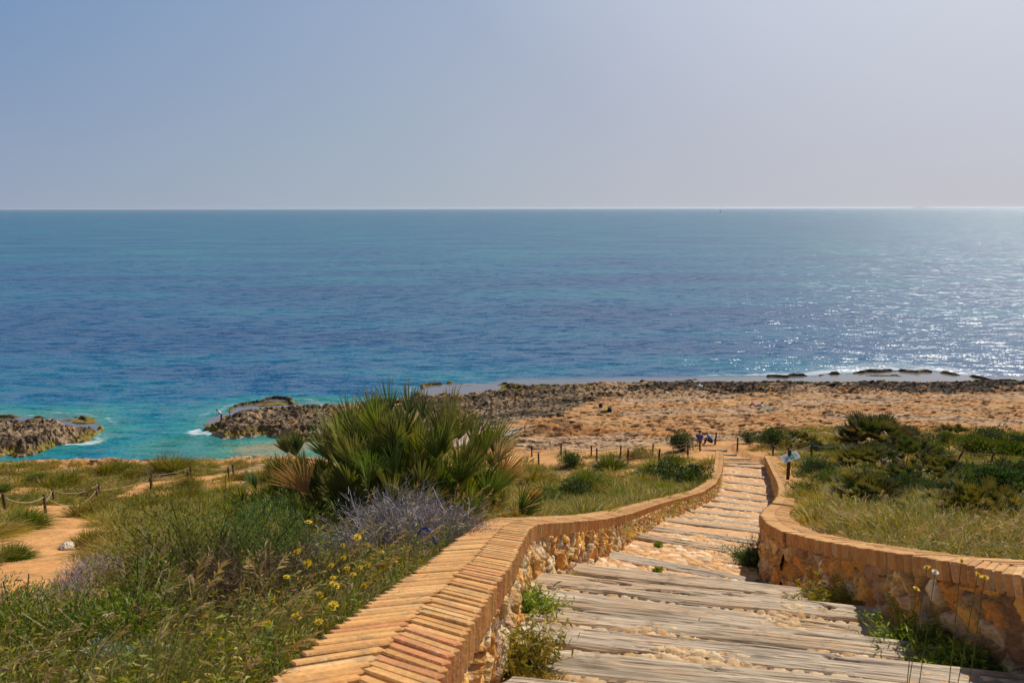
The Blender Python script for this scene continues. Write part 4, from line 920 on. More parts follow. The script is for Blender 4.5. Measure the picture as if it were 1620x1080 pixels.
# individual tussocks that stand out
for i, (px, py, wp, hp, pal, lab) in enumerate((
    (962, 745, 40, 36, GREEN * .7, 'spiky green tussock just below the middle of the rope fence'), (1020, 754, 30, 28, GREEN * .7, 'small dark tussock beside the orange bare patch'),
    (925, 775, 60, 42, GREEN * .8, 'round grassy tussock between the palm and the far wall bend'), (850, 772, 50, 45, OLIVE, 'olive tussock at the right edge of the big palm'),
    (985, 792, 55, 28, GREEN * 1.2, 'bright green tussock against the middle of the left wall'), (1045, 780, 60, 24, GREEN * 1.3, 'pale green tussock near the far bend of the left wall'),
    (268, 748, 75, 42, OLIVE, 'tall golden green hummock beyond the left rope fence near the cove'), (180, 748, 80, 30, OLIVE, 'dull hummock near the shore edge, second from the tall golden one'),
    (30, 834, 80, 45, GREEN, 'hummock at the left edge between fence and sandy track'), (140, 818, 90, 40, OLIVE, 'hummock right of the sandy track just below the fence'),
    (135, 866, 75, 42, OLIVE * .9, 'dark based hummock on the right side of the sandy track'), (290, 795, 80, 40, OLIVE, 'rounded hummock in the middle of the left slope'),
    (355, 790, 60, 38, OLIVE * 1.1, 'purplish dry hummock left of the low palm'), (15, 885, 70, 40, GREEN, 'hummock at the left edge beside the lower track'),
    (90, 766, 90, 26, OLIVE, 'low wide hummock beyond the left fence, nearest the islet'), (215, 815, 90, 45, OLIVE, 'broad yellow-green hummock between the track and the near undergrowth'),
    (1265, 794, 70, 38, OLIVE, 'grassy hummock just right of the far right wall'), (1300, 832, 70, 34, OLIVE * 1.2, 'pale hummock behind the middle bend of the right wall'),
    (1345, 728, 80, 24, OLIVE, 'low hummock along the fence right of the sign'), (1600, 775, 90, 40, GREEN * 1.3, 'feathery grey-green hummock below the right fence'))):
    x, y, z = hit(px, py); Rw = wp / 2 * y / FPX; Hh = hp * y / FPX; rr = np.random.default_rng(700 + i); root = empty('grass_tussock', (x, y, z), lab, 'tussock', 'grass tussocks that stand out')
    n_ = 5; a_ = rr.uniform(0, 6.28, n_); ccx = np.cos(a_) * Rw * .35; ccy = np.sin(a_) * Rw * .35
    stripobj('blades', [tufts(ccx, ccy, np.zeros(n_), np.full(n_, Rw * .5), np.full(n_, Hh * 1.05), 260, pal, np.full(n_, .008 + .0007 * y), lean=1.0, wind=.06, dry=.08, r=rr)], M_leaf, root)
    o = stripobj('dry_base', [tufts(ccx, ccy, np.zeros(n_), np.full(n_, Rw * .6), np.full(n_, Hh * .45), 60, GREY * .8, np.full(n_, .008 + .0005 * y), lean=1.3, dry=.2, r=rr)], M_leaf, root)
# ------------------------------------------------------------------ twiggy grey shrubs
def twigshrub(px, py, Y, Rw, Hh, n, pal, label, seed, w=.004):
    x, y, z = at(px, py, Y); z = gz(x, y); rr = np.random.default_rng(seed); root = empty('dry_shrub', (x, y, z), label, 'shrub', 'grey leafless shrubs')
    P = []; D = []; L = []; Wd = []
    az = rr.uniform(0, 6.28, n); q = np.sqrt(rr.uniform(0, 1, n)); th = q * 1.25
    p0 = np.stack([np.cos(az) * q * Rw * .4, np.sin(az) * q * Rw * .4, np.zeros(n)], 1); d0 = np.stack([np.cos(az) * np.sin(th), np.sin(az) * np.sin(th), np.cos(th)], 1)
    l0 = Hh * rr.uniform(.5, 1.0, n); P.append(p0); D.append(d0); L.append(l0); Wd.append(np.full(n, w * 1.3))
    cur = (p0, d0, l0)
    for lev in range(2):
        p, d, l = cur; i = np.repeat(np.arange(len(p)), 6); t = rr.uniform(.35, 1, len(i)); pn = p[i] + d[i] * (l[i] * t)[:, None]
        dn = nrm(d[i] + rr.normal(0, .75, (len(i), 3)) + np.array([0, 0, .15])); ln = l[i] * rr.uniform(.25, .5, len(i)); cur = (pn, dn, ln)
        P.append(pn); D.append(dn); L.append(ln); Wd.append(np.full(len(i), w * (.9 - .25 * lev)))
    P, D, L, Wd = map(np.concatenate, (P, D, L, Wd)); c = pal[rr.integers(0, len(pal), len(P))] * rr.uniform(.75, 1.25, (len(P), 1))
    stripobj('twigs', [strips(P, D, rr.normal(0, .18, (len(P), 3)), L, Wd, c, c, 3, 'stalk', r=rr)], M_twig, root); return root
twigshrub(640, 850, 5.2, .56, .46, 460, np.array([(.34, .30, .29), (.42, .38, .36), (.26, .22, .21)]), 'lilac grey leafless shrub between the big palm and the left wall', 801, .005)
twigshrub(565, 865, 4.9, .36, .32, 230, np.array([(.38, .34, .31), (.44, .40, .37), (.28, .24, .22)]), 'paler grey end of the leafless scrub, below the low palm', 802)
twigshrub(725, 825, 5.6, .24, .24, 160, GREY * np.array((.75, .6, .55)), 'dark purplish shrub right beside the corner of the left wall', 803)
twigshrub(300, 960, 4.3, .55, .40, 200, GREY * np.array((.55, .42, .30)), 'dark brown tangled shrub in the near undergrowth', 804, .0035)
twigshrub(420, 990, 3.6, .45, .42, 190, GREY * np.array((.55, .42, .28)), 'brown twiggy shrub beside the yellow flowers', 805, .003)
twigshrub(150, 925, 6.6, .30, .26, 150, GREY * 1.7, 'silvery cushion shrub at the end of the sandy track', 806)
twigshrub(100, 950, 5.6, .26, .18, 110, GREY * 1.5, 'low grey cushion on the bare orange soil', 807)
# ------------------------------------------------------------------ weeds along the wall foot and on the steps
def weedclump(name, x, y, z, Rw, Hh, n, pal, label, seed, cat='weed', lw=.01, ll=.05, group='weeds along the steps'):
    rr = np.random.default_rng(seed); root = empty(name, (x, y, z), label, cat, group)
    az = rr.uniform(0, 6.28, n); th = np.sqrt(rr.uniform(0, 1, n)) * 1.15; D = np.stack([np.cos(az) * np.sin(th), np.sin(az) * np.sin(th), np.cos(th)], 1)
    P = np.stack([rr.normal(0, .3, n) * Rw, rr.normal(0, .3, n) * Rw, np.zeros(n) - .01], 1); L = rr.uniform(.4, 1, n) * Hh; B = np.stack([rr.normal(0, .15, n), rr.normal(0, .15, n), -.1 * np.ones(n)], 1)
    c = pal[rr.integers(0, len(pal), n)] * rr.uniform(.8, 1.2, (n, 1))
    stripobj('stems', [strips(P, D, B, L, np.full(n, .004), c, c, 3, 'stalk', r=rr)], M_leaf, root)
    i = np.repeat(np.arange(n), 14); t = rr.uniform(.1, 1, len(i)); Q = P[i] + L[i, None] * (D[i] * t[:, None] + B[i] * t[:, None] ** 2)
    c2 = c[i] * rr.uniform(.7, 1.4, (len(i), 1)); stripobj('leaves', [strips(Q, nrm(rr.normal(size=(len(i), 3)) + np.array([0, 0, .5])), np.array([[0, 0, -.2]]), rr.uniform(.6, 1.3, len(i)) * ll, rr.uniform(.6, 1.3, len(i)) * lw, c2, c2 * 1.1, 2, 'leaf', r=rr)], M_leaf, root)
    return root
def onpath(px, py, up=.0):
    a = (px - 810) / FPX; b = (540 - py) / FPX; Ys = np.geomspace(1.5, 60, 3000); t = Ys / (CP + b * SP); X = a * t; Z = EYE + (-SP + b * CP) * t
    g = pathz(X, Ys) + up; k = int(np.argmax(Z < g)); return float(X[k]), float(Ys[k]), float(g[k])
for i, (px, py, Rw, Hh, n, pal, lab) in enumerate((
    (1216, 898, .22, .60, 330, DGREEN * 1.5, 'dense dark green weed at the foot of the bulging right wall section'),
    (1175, 881, .22, .07, 110, GREEN * 1.6, 'flat bright green patch of weed on the cobbles left of the wall weed'),
    (1225, 908, .12, .08, 60, GREEN * 1.6, 'small green patch on the sleeper end below the dark wall weed'),
    (1245, 932, .22, .06, 90, DGREEN * 2, 'flat grey-green weed at the right end of the first cobble strip'),
    (1130, 948, .14, .08, 60, OLIVE * 1.2, 'thin olive weed in the crack at the middle of the top planked step'),
    (1300, 985, .2, .26, 140, OLIVE, 'wiry olive weed under the right wall, left of the tall one'),
    (1360, 985, .20, .46, 170, OLIVE * 1.1, 'tall wiry weed leaning on the right wall stones'),
    (1600, 1062, .40, .36, 420, GREEN * 1.3, 'largest green feathery weed in the lower right corner'),
    (1520, 1078, .22, .2, 200, GREEN * 1.5, 'green leafy weed on the lowest visible step, right side'),
    (838, 985, .12, .30, 150, GREEN * 1.5, 'feathery green weed against the left wall stones, at the planked steps'),
    (905, 935, .12, .12, 70, OLIVE * 1.5, 'yellowish low weed between left wall and long sleeper'),
    (830, 1070, .25, .30, 110, OLIVE, 'thin straggly weed in the corner of the left wall at the bottom of the picture'),
    (1110, 1010, .05, .08, 14, OLIVE * 1.2, 'tiny sprig in a crack of the planked steps, left of the middle'),
    (1215, 1000, .12, .08, 40, OLIVE * 1.2, 'tiny sprigs scattered on the planked steps, right of the middle'),
    (1040, 862, .1, .05, 40, GREEN * 1.5, 'green tuft on the second cobble strip near the left wall'),
    (1040, 902, .06, .04, 30, GREEN * 1.5, 'small green tuft on the long sleeper edge'))):
    x, y, z = onpath(px, py, .03); z += .06 if y < 6.6 else 0
    x = min(x, float(XR(y)) - .12); x = max(x, float(XL(y)) + .10)
    weedclump('weed', x, y, z, Rw, Hh, n, pal, lab, 900 + i)

# ------------------------------------------------------------------ rope fences
def fence(posts, label, h=.85, lean=None, h_end=None):
    """posts: ground points; one grey rope sags from post to post"""
    root = empty('rope_fence', (posts[0][0], posts[0][1], posts[0][2]), label, 'fence'); o0 = Vector(root.location); tops = []
    for i, p in enumerate(posts):
        l = (lean or {}).get(i, (random.uniform(-.04, .04), random.uniform(-.03, .03))); hh = h * random.uniform(.93, 1.07); b = Vector(p) - o0; tp = b + Vector((l[0] * hh, l[1] * hh, hh)); m = MB()
        rad = .056; m.tube([b - Vector((0, 0, .25)), b, b + (tp - b) * .5, tp - Vector((0, 0, .02)), tp], [rad, rad, rad * .96, rad * .95, rad * .75], 9, (.085, .055, .035))
        m.build('post', M_post, root, True); tops.append(b + (tp - b) * .86)
    for a, b in zip(tops[:-1], tops[1:]):
        m = MB(); d = (b - a).length; m.tube([a + (b - a) * (k / 10) - Vector((0, 0, .045 * d * 4 * (k / 10) * (1 - k / 10))) for k in range(11)], .012, 6, (.40, .34, .27)); m.build('rope', M_rope, root, True)
    return root
H = lambda L: [hit(*p) for p in L]
fence(H([(-20, 826), (86, 797), (157, 783), (240, 768), (302, 757), (369, 752), (434, 749), (500, 745), (565, 741)]), 'post and rope fence left of the palm, the row nearer the sea')
fence(H([(10, 815), (72, 811), (154, 793), (239, 776), (297, 765), (362, 758), (440, 752), (510, 749)]), 'post and rope fence left of the palm, the row nearer the viewer')
fence(H([(780, 725), (841, 723), (887, 720), (935, 723), (981, 726), (1032, 722), (1088, 718)]) + [hit(1107, 714)], 'rope fence right of the palm, the farther row, ending at the path')
fence(H([(800, 738), (852, 736), (895, 732), (944, 729), (993, 732), (1042, 731), (1088, 724)]), 'post and rope fence right of the palm, the row nearer the viewer')
fence([hit(1166, 716), (16.0, 44.6, gz(16.0, 44.6))] + H([(1247, 730), (1283, 725), (1336, 722), (1400, 728)]), 'rope fence from the path end to beyond the green and white sign', lean={0: (.02, .1)})
fence(H([(1470, 738), (1512, 736), (1566, 738), (1650, 740)]), 'rope fence at the right edge with one strongly leaning post', lean={1: (.42, .05), 2: (.15, 0)})
fence(H([(1536, 747), (1585, 741), (1650, 748)]), 'short row of stubby posts in the orange soil at the right edge', h=.6, lean={0: (.05, 0)})
# ------------------------------------------------------------------ sign
x, y, z = at(1246, 757, 33.0); z = gz(x, y); ztop = at(1246, 712, 33)[2]
sg = empty('sign', (x, y, z), 'small tilted white and green board on a dark post behind the far right wall', 'sign')
m = MB(); m.tube([(0, 0, -.3), (0, 0, (ztop - z) * .5), (.01, 0, ztop - z - .02), (.01, 0, ztop - z)], [.075, .073, .07, .05], 10, (.05, .035, .03)); m.build('post', M_post, sg, True)
bz = at(1246.5, 722, 33)[2] - z; ang = R_(20); Mr = np.array([(math.cos(ang), 0, -math.sin(ang)), (0, 1, 0), (math.sin(ang), 0, math.cos(ang))]) @ np.array([(1, 0, 0), (0, math.cos(-1.05), -math.sin(-1.05)), (0, math.sin(-1.05), math.cos(-1.05))])
def onb(u, v, w=0.0): q = Mr @ np.array((u, w, v)); return (q[0], q[1] - .10, q[2] + bz)
m = MB(); m.box(onb(0, 0), (.80, .022, .44), Mr, (.80, .80, .76)); bd = m.build('board', M_paint, sg, bevel=.004)
m = MB(); m.box(onb(.07, .005, -.013), (.20, .004, .36), Mr, (.05, .38, .20)); m.build('green_panel', M_paint, bd)
m = MB()
for (u, v, w_, h_, c) in ((.05, .03, .07, .018, (.75, .8, .76)), (.09, -.01, .05, .018, (.75, .8, .76)), (.06, -.05, .07, .014, (.75, .8, .76))): m.box(onb(u, v, -.016), (w_, .003, h_), Mr, c)
m.build('pale_lettering', M_paint, bd)
m = MB()
for k in range(4):
    for (u0, wd_) in ((-.27, .20), (.20, .12)): m.box(onb(u0 + .05 + .008 * k, .09 - .06 * k, -.013), (wd_ * (1 - .12 * (k % 2)), .004, .016), Mr, (.12, .35, .42))
m.build('blue_green_lettering', M_paint, bd)
# ------------------------------------------------------------------ people
def skinobj(name, joints, edges, radii, mat, parent, sub=1, root=0, col=(1, 1, 1)):
    me = bpy.data.meshes.new(name); me.from_pydata([tuple(j) for j in joints], edges, []); me.update()
    o = link(name, me, mat, parent); md = o.modifiers.new('Skin', 'SKIN'); md.use_smooth_shade = True
    if not me.skin_vertices: return o
    for i, r_ in enumerate(radii):
        sv = me.skin_vertices[0].data[i]; rr_ = r_ if isinstance(r_, tuple) else (r_, r_); sv.radius = rr_; sv.use_root = (i == root)
    s_ = o.modifiers.new('Sub', 'SUBSURF'); s_.levels = sub; s_.render_levels = sub; return o
def flat(name, col, rough=.85): return colmat(name, rough, 25., .12, .15, .004, .15, base=col)
def person(pose, loc, rz, label, shirt, trousers, hair, group=None, sc=1.0, cap=None, bare=False):
    root = empty('person', loc, label, 'person', group, rz); root.scale = (sc,) * 3
    V = lambda *a: Vector(a)
    if pose == 'sit':            # on low ground, knees bent
        pel, ch, nk, hd = V(0, 0, .34), V(.04, 0, .70), V(.08, 0, .86), V(.13, 0, 1.0)
        sh = [V(.05, s * .19, .80) for s in (-1, 1)]; el = [V(.16, s * .24, .56) for s in (-1, 1)]; wr = [V(.36, s * .14, .50) for s in (-1, 1)]
        hp = [V(.02, s * .10, .32) for s in (-1, 1)]; kn = [V(.44, s * .13, .42) for s in (-1, 1)]; an = [V(.50, s * .13, .06) for s in (-1, 1)]; to = [V(.68, s * .14, .03) for s in (-1, 1)]
    elif pose == 'lean':         # sitting, leaning forward over the knees
        pel, ch, nk, hd = V(0, 0, .26), V(.16, 0, .58), V(.27, 0, .70), V(.36, 0, .80)
        sh = [V(.20, s * .19, .66) for s in (-1, 1)]; el = [V(.36, s * .24, .46) for s in (-1, 1)]; wr = [V(.56, s * .12, .42) for s in (-1, 1)]
        hp = [V(.02, s * .10, .24) for s in (-1, 1)]; kn = [V(.42, s * .14, .42) for s in (-1, 1)]; an = [V(.52, s * .13, .06) for s in (-1, 1)]; to = [V(.70, s * .14, .03) for s in (-1, 1)]
    elif pose == 'bend':         # standing, back bent, arms down
        pel, ch, nk, hd = V(0, 0, .88), V(.18, 0, 1.20), V(.32, 0, 1.33), V(.44, 0, 1.40)
        sh = [V(.24, s * .18, 1.26) for s in (-1, 1)]; el = [V(.34, s * .22, 1.0) for s in (-1, 1)]; wr = [V(.50, s * .16, .82) for s in (-1, 1)]
        hp = [V(.0, s * .10, .86) for s in (-1, 1)]; kn = [V(.06, s * .12, .48) for s in (-1, 1)]; an = [V(-.02, s * .12, .08) for s in (-1, 1)]; to = [V(.14, s * .13, .04) for s in (-1, 1)]
    else:                        # lying back on the elbows, knees up
        pel, ch, nk, hd = V(0, 0, .13), V(-.36, 0, .26), V(-.50, 0, .36), V(-.60, 0, .46)
        sh = [V(-.42, s * .18, .30) for s in (-1, 1)]; el = [V(-.60, s * .24, .06) for s in (-1, 1)]; wr = [V(-.38, s * .26, .05) for s in (-1, 1)]
        hp = [V(.02, s * .10, .12) for s in (-1, 1)]; kn = [V(.34, s * .12, .48) for s in (-1, 1)]; an = [V(.62, s * .12, .08) for s in (-1, 1)]; to = [V(.80, s * .12, .05) for s in (-1, 1)]
    up = (hd - nk).normalized(); top = hd + up * .12
    J = [pel, (pel + ch) / 2, ch, nk, hd - up * .03, hd + up * .05, top]; E = [(0, 1), (1, 2), (2, 3), (3, 4), (4, 5), (5, 6)]; Rd = [(.13, .11), (.125, .10), (.14, .11), .055, .075, .095, .06]
    fwd = Vector((1, 0, 0)); fwd = (fwd - up * fwd.dot(up)).normalized()
    def add(p, par, rad): J.append(p); E.append((par, len(J) - 1)); Rd.append(rad); return len(J) - 1
    for k, s_ in ((0, -1), (1, 1)):
        a = add(sh[k], 2, .055); b = add(el[k], a, .040); c = add(wr[k], b, .027); d = (wr[k] - el[k]).normalized(); hnd = add(wr[k] + d * .055, c, (.032, .020))
        q = d.cross(Vector((0, 0, 1))).normalized()
        for f, ln in zip((-.027, -.010, .008, .025), (.062, .075, .070, .055)):
            f1_ = add(J[hnd] + q * f + d * .03, hnd, .009); add(J[f1_] + d * ln * .6 - Vector((0, 0, .025)), f1_, .008)
        th = add(wr[k] + d * .03 - q * s_ * .03, c, .010); add(J[th] + d * .03 - q * s_ * .018, th, .008)
        a = add(hp[k], 0, .085); b = add(kn[k], a, .058); c = add(an[k], b, .038); add(to[k], c, (.038, .026))
    body = skinobj('body', J, E, Rd, M_skin_body, root)
    m = MB(); m.ball(tuple(hd + fwd * .092 + up * .01), (.014, .011, .018), (.5, .27, .19), 6, 5); m.build('nose', M_skin_body, root, True)
    for s_ in (-1, 1): m = MB(); m.ball(tuple(hd + fwd * .086 + Vector((0, s_ * .032, 0)) + up * .035), .009, (.03, .02, .02), 6, 5); m.build('eye', M_skin_eye, root, True)
    # hair or cap
    m = MB(); m.ball(tuple(hd + up * .062 - fwd * .018), (.108, .100, .095), (1, 1, 1), 12, 8, 3, .03); m.build('hair', hair, root, True)
    if cap: m = MB(); m.ball(tuple(hd + up * .10), (.112, .105, .07), (1, 1, 1), 12, 8); m.ball(tuple(hd + up * .09 + fwd * .11), (.07, .075, .012), (1, 1, 1), 10, 6); m.build('cap', cap, root, True)
    if shirt:
        J2 = [pel + (ch - pel) * .1, (pel + ch) / 2, ch, ch + (nk - ch) * .55]; E2 = [(0, 1), (1, 2), (2, 3)]; R2 = [(.155, .13), (.15, .125), (.165, .13), .09]
        for k in (0, 1): J2 += [sh[k], sh[k] + (el[k] - sh[k]) * .75]; n_ = len(J2); E2 += [(2, n_ - 2), (n_ - 2, n_ - 1)]; R2 += [.075, .062]
        skinobj('shirt', J2, E2, R2, shirt, root)
    if trousers:
        J2 = [pel + (ch - pel) * .22, pel]; E2 = [(0, 1)]; R2 = [(.15, .125), (.155, .13)]
        for k in (0, 1): J2 += [hp[k], kn[k], kn[k] + (an[k] - kn[k]) * .8]; n_ = len(J2); E2 += [(1, n_ - 3), (n_ - 3, n_ - 2), (n_ - 2, n_ - 1)]; R2 += [.10, .074, .058]
        skinobj('trousers', J2, E2, R2, trousers, root, root=1)
    return root
M_skin_body = flat('skin_tan', (.50, .28, .19), .6); M_skin_eye = flat('eye_dark', (.02, .015, .015), .3)
hairb = flat('hair_dark', (.035, .02, .015)); hairg = flat('hair_grey', (.30, .22, .20)); navy = flat('navy_cloth', (.03, .09, .45)); blue = flat('blue_cloth', (.04, .28, .70))
dark = flat('dark_cloth', (.03, .02, .03)); pink = flat('pink_cloth', (.50, .12, .19)); palec = flat('pale_cloth', (.70, .62, .58)); teal = flat('teal_cloth', (.05, .30, .24)); maroon = flat('maroon_cloth', (.10, .015, .025))
x, y, z = hit(1106, 705); person('sit', (x, y, z - .04), R_(75), 'person in navy blue seated at the end of the path, left one of the pair', navy, dark, hairb, 'people seated at the end of the path', .96)
x, y, z = hit(1126, 704); person('lean', (x, y, z - .02), R_(170), 'person in bright blue bending forward, right one of the pair at the path end', blue, maroon, hairg, 'people seated at the end of the path', 1.0)
x, y = seapt(351, 667, .6); z = gzf(x, y); person('bend', (x, y, z - .03), R_(195), 'person with pale top and dark trousers standing bent at the tip of the rocky point', palec, dark, hairb)
x, y = seapt(366, 666, .7); z = gzf(x, y); person('sit', (x, y, z - .04), R_(200), 'person in a green top crouching on the rocky point beside the standing one', teal, dark, hairb, None, .95)
x, y, _ = hit(1195, 649); z = gzf(x, y); person('lie', (x, y, z + .02), R_(175), 'sunbather in pink lying back with raised knees on the tan rock shelf', pink, pink, hairb)
def sheetobj(name, x, y, w, d, mat, label, cat, rz=0.1, lift=.03):
    mb = MB(); n_ = 14; V = []; F = []; rr = np.random.default_rng(int(x * 7 + 50)); 
    zz = np.maximum.reduce([ground(np.array([x, x + .1]), np.array([y, y + .1]))[0] * np.ones((n_, n_))])
    for i in range(n_):
        for j in range(n_): V.append(((i / (n_ - 1) - .5) * w, (j / (n_ - 1) - .5) * d, lift + .03 * math.sin(i * 1.7 + j) * rr.uniform(.5, 1)))
    b = len(V); V += [(a, c, e - .02) for a, c, e in V]
    for i in range(n_ - 1):
        for j in range(n_ - 1): q = i * n_ + j; F += [(q, q + n_, q + n_ + 1, q + 1), (b + q, b + q + 1, b + q + n_ + 1, b + q + n_)]
    mb.add(V, F); o = mb.build(name, mat, None, True, loc=(x, y, float(zz[0, 0]))); o.rotation_euler = (0, 0, rz); tag(o, label, cat); return o
x, y, _ = hit(1207, 648); sheetobj('towel', x, y, 1.5, .7, teal, 'green and white beach towel lying on the rock right of the sunbather', 'towel', .1, .12)
def backpack(px, py, mat, flapmat, label, s_=1.0, rz=0.2):
    x, y, _ = hit(px, py); z = gzf(x, y); root = empty('backpack', (x, y, z - .02), label, 'bag', 'dark bags on the rock shelf', rz); root.scale = (s_,) * 3
    m = MB(); m.ball((0, 0, .27), (.19, .13, .29), (1, 1, 1), 14, 10); m.build('body', mat, root, True); m = MB(); m.ball((0, -.12, .19), (.13, .06, .13), (1, 1, 1), 12, 8); m.build('pocket', mat, root, True)
    m = MB(); m.ball((0, -.02, .47), (.16, .14, .09), (1, 1, 1), 12, 8); m.build('flap', flapmat, root, True)
    for q in (-1, 1): m = MB(); m.tube([(q * .1, .10, .48), (q * .12, .20, .40), (q * .12, .19, .2), (q * .13, .11, .08)], .02, 6); m.build('strap', mat, root, True)
bagd = flat('bag_black', (.02, .02, .03)); bagn = flat('bag_navy', (.02, .04, .12)); bagw = flat('bag_pale', (.45, .48, .60)); lime = flat('lime_cloth', (.25, .38, .06)); grey = flat('grey_mat', (.20, .16, .15))
backpack(950, 647, bagn, bagd, 'navy and black backpack standing on the rock shelf, the left one of two', 1.15)
backpack(964, 653, bagd, bagn, 'black backpack with a pale flap on the rock shelf, the right one of two', 1.3, -.3)
x, y, _ = hit(957, 652); sheetobj('towel', x, y, .75, .5, lime, 'green and yellow towel crumpled left of the right backpack', 'towel', .3, .14)
x, y, _ = hit(946, 652); sheetobj('mat', x, y, .7, .5, grey, 'grey mat in front of the two backpacks', 'mat', .2, .10)
# ------------------------------------------------------------------ driftwood post, peg, stones, cord
x, y, z = hit(1131, 704); m = MB(); m.tube([(0, 0, -.3), (.0, 0, .3), (.05, 0, .62), (.04, 0, .92)], [.075, .07, .06, .045], 8, (.10, .06, .05)); o = m.build('wooden_post', M_post, None, True, loc=(x, y, z)); tag(o, 'dark leaning post standing right behind the two seated people', 'post')
x, y, z = at(1208, 727, 42.8); z = gz(x, y); m = MB(); m.tube([(0, 0, -.2), (0, 0, .45), (.02, 0, .72)], [.045, .045, .035], 8, (.62, .54, .42)); o = m.build('peg', M_post, None, True, loc=(x, y, z)); tag(o, 'pale wooden peg at the far end of the right wall', 'peg')
def stone(px, py, r_, c, label, seed):
    x, y, z = hit(px, py); z = gzf(x, y) if y > 50 else z
    rs = np.random.default_rng(seed); m = MB(); m.ball((0, 0, r_ * .25), (r_, r_ * .8, r_ * .6), c, 12, 8, seed, .16); o = m.build('stone', M_stone, None, False, bevel=r_ * .06, loc=(x, y, z)); o.rotation_euler = (0, 0, rs.uniform(0, 3)); tag(o, label, 'stone')
for i, a in enumerate(((47, 962, .10, (.52, .42, .30), 'pale flat stone on the bare orange soil near the left edge'), (63, 942, .06, (.52, .42, .30), 'small stone above the pale flat stone on the orange soil'),
    (106, 868, .16, (.60, .50, .40), 'whitish stone on the sandy track beside a hummock'), (82, 792, .18, (.40, .27, .15), 'dark stone on the sandy track near the fence'),
    (1084, 737, .22, (.70, .66, .58), 'white stone among the shrubs left of the far wall end'), (1048, 668, .35, (.14, .10, .07), 'dark boulder on the rock shelf above the round bush'),
    (1058, 681, .28, (.12, .09, .07), 'second dark boulder just above the round bush'), (1032, 675, .3, (.15, .11, .08), 'dark boulder left of the round bush'),
    (1107, 614, .5, (.66, .62, .56), 'whitish boulder in the dark shore rocks'), (1553, 604, .7, (.05, .04, .035), 'black boulder at the water edge on the right'),
    (1560, 639, .6, (.20, .12, .05), 'brown rock knob on the tan shelf near the right edge'), (1310, 656, .6, (.20, .12, .06), 'brown rock knob on the tan shelf above the palms'))): stone(*a, i + 60)
m = MB(); c0 = at(672, 858, 4.6); P_ = [at(660, 845, 4.7), at(666, 836, 4.75), at(674, 834, 4.75), at(684, 846, 4.7), at(690, 862, 4.6), at(684, 868, 4.62)]
m.tube([tuple(Vector(p) - Vector(c0)) for p in P_], .006, 7, (.02, .03, .22)); o = m.build('cord', M_cloth, None, True, loc=c0); tag(o, 'loop of dark blue cord sticking out of the scrub beside the left wall', 'cord')
# ------------------------------------------------------------------ yellow flowers
def flower(px, py, Y, r_, label, group, col=(.72, .50, .01), seed=0):
    p = at(px, py, Y); z = gz(p[0], p[1]); rr = np.random.default_rng(seed); hgt = max(p[2] - z, .05); root = empty('flower', (p[0], p[1], z), label, 'flower', group)
    bx, by = rr.normal(0, .04, 2); m = MB(); m.tube([(bx, by, -.03), (bx * .7, by * .7, hgt * .5), (0, 0, hgt)], [.0026, .0022, .0018], 6, (.10, .13, .03)); m.build('stem', M_leaf, root, True)
    n = 16; a = np.linspace(0, 2 * math.pi, n, endpoint=False) + rr.normal(0, .1, n); t_ = rr.normal(0, .35, 2); ax = np.array([t_[0], t_[1] - .35, 1.0]); ax /= np.linalg.norm(ax)
    u = np.cross(ax, (1, 0, 0)); u /= np.linalg.norm(u); v = np.cross(ax, u); out = []
    for lay in range(2):
        D = np.cos(a + lay * .2)[:, None] * u + np.sin(a + lay * .2)[:, None] * v + (.15 + .5 * lay) * ax; wd = nrm(np.cross(D, ax)); cc = np.tile(col, (n, 1)) * rr.uniform(.85, 1.1, (n, 1))
        out.append(strips(np.tile((0, 0, hgt), (n, 1)), D, np.array([[0, 0, -.1]]), np.full(n, r_ * (1 - .35 * lay)), np.full(n, r_ * .42), cc, cc, 2, 'leaf', wd=wd, r=rr))
    stripobj('petals', out, M_flower, root); m = MB(); m.ball((ax[0] * .003, ax[1] * .003, hgt + .003), (r_ * .36, r_ * .36, r_ * .22), (.55, .33, .01), 8, 6); m.build('flower_centre', M_flower, root, True)
FL = [(250,355),(200,487),(245,540),(470,422),(405,460),(515,457),(578,490),(585,550),(518,548),(637,535),(422,562),(450,590),(360,605),(358,632),(515,632),(300,682),(322,705),(360,728),(198,777),(295,802),(352,550),(235,725),(90,705),(60,808),(40,812),(407,515),(425,575),(500,640),(375,640),(150,600),(480,560),(640,520)]
for i, (a, b) in enumerate(FL):
    px, py = 400 + a / 2.8425, 700 + b / 2.8425; Y = 4.1 - (py - 830) / 150 * 1.5; big = (a, b) in ((200, 487), (250, 355), (470, 422), (245, 540), (585, 550), (198, 777), (360, 728))
    flower(px, py, Y, (.024 if big else .017), 'small yellow daisy-like flower in the undergrowth beside the left wall', 'yellow flowers beside the left wall', seed=i)
for i, (px, py, lab) in enumerate(((652, 796, 'single yellow flower above the lilac grey scrub'), (741, 809, 'single yellow flower beside the corner of the left wall'))): flower(px, py, 5.6, .022, lab, 'yellow flowers beside the left wall', seed=80 + i)
for i, (a, b, c, lab) in enumerate(((757, 562, 0, 'yellow flower in front of the right wall coping, left of the white one'), (912, 533, 0, 'yellow flower highest above the right wall coping'), (985, 595, 0, 'yellow flower against the right wall coping, second from the right'), (1017, 607, 0, 'small yellow flower against the right wall coping, farthest right'),
    (708, 658, 0, 'yellow flower against the rubble of the right wall'), (793, 583, 1, 'white flower head in front of the right wall coping'))):
    flower(1200 + a / 2.843, 700 + b / 2.843, 3.3, .018, lab, 'flowers in front of the right wall', (.75, .72, .62) if c else (.72, .50, .01), seed=120 + i)
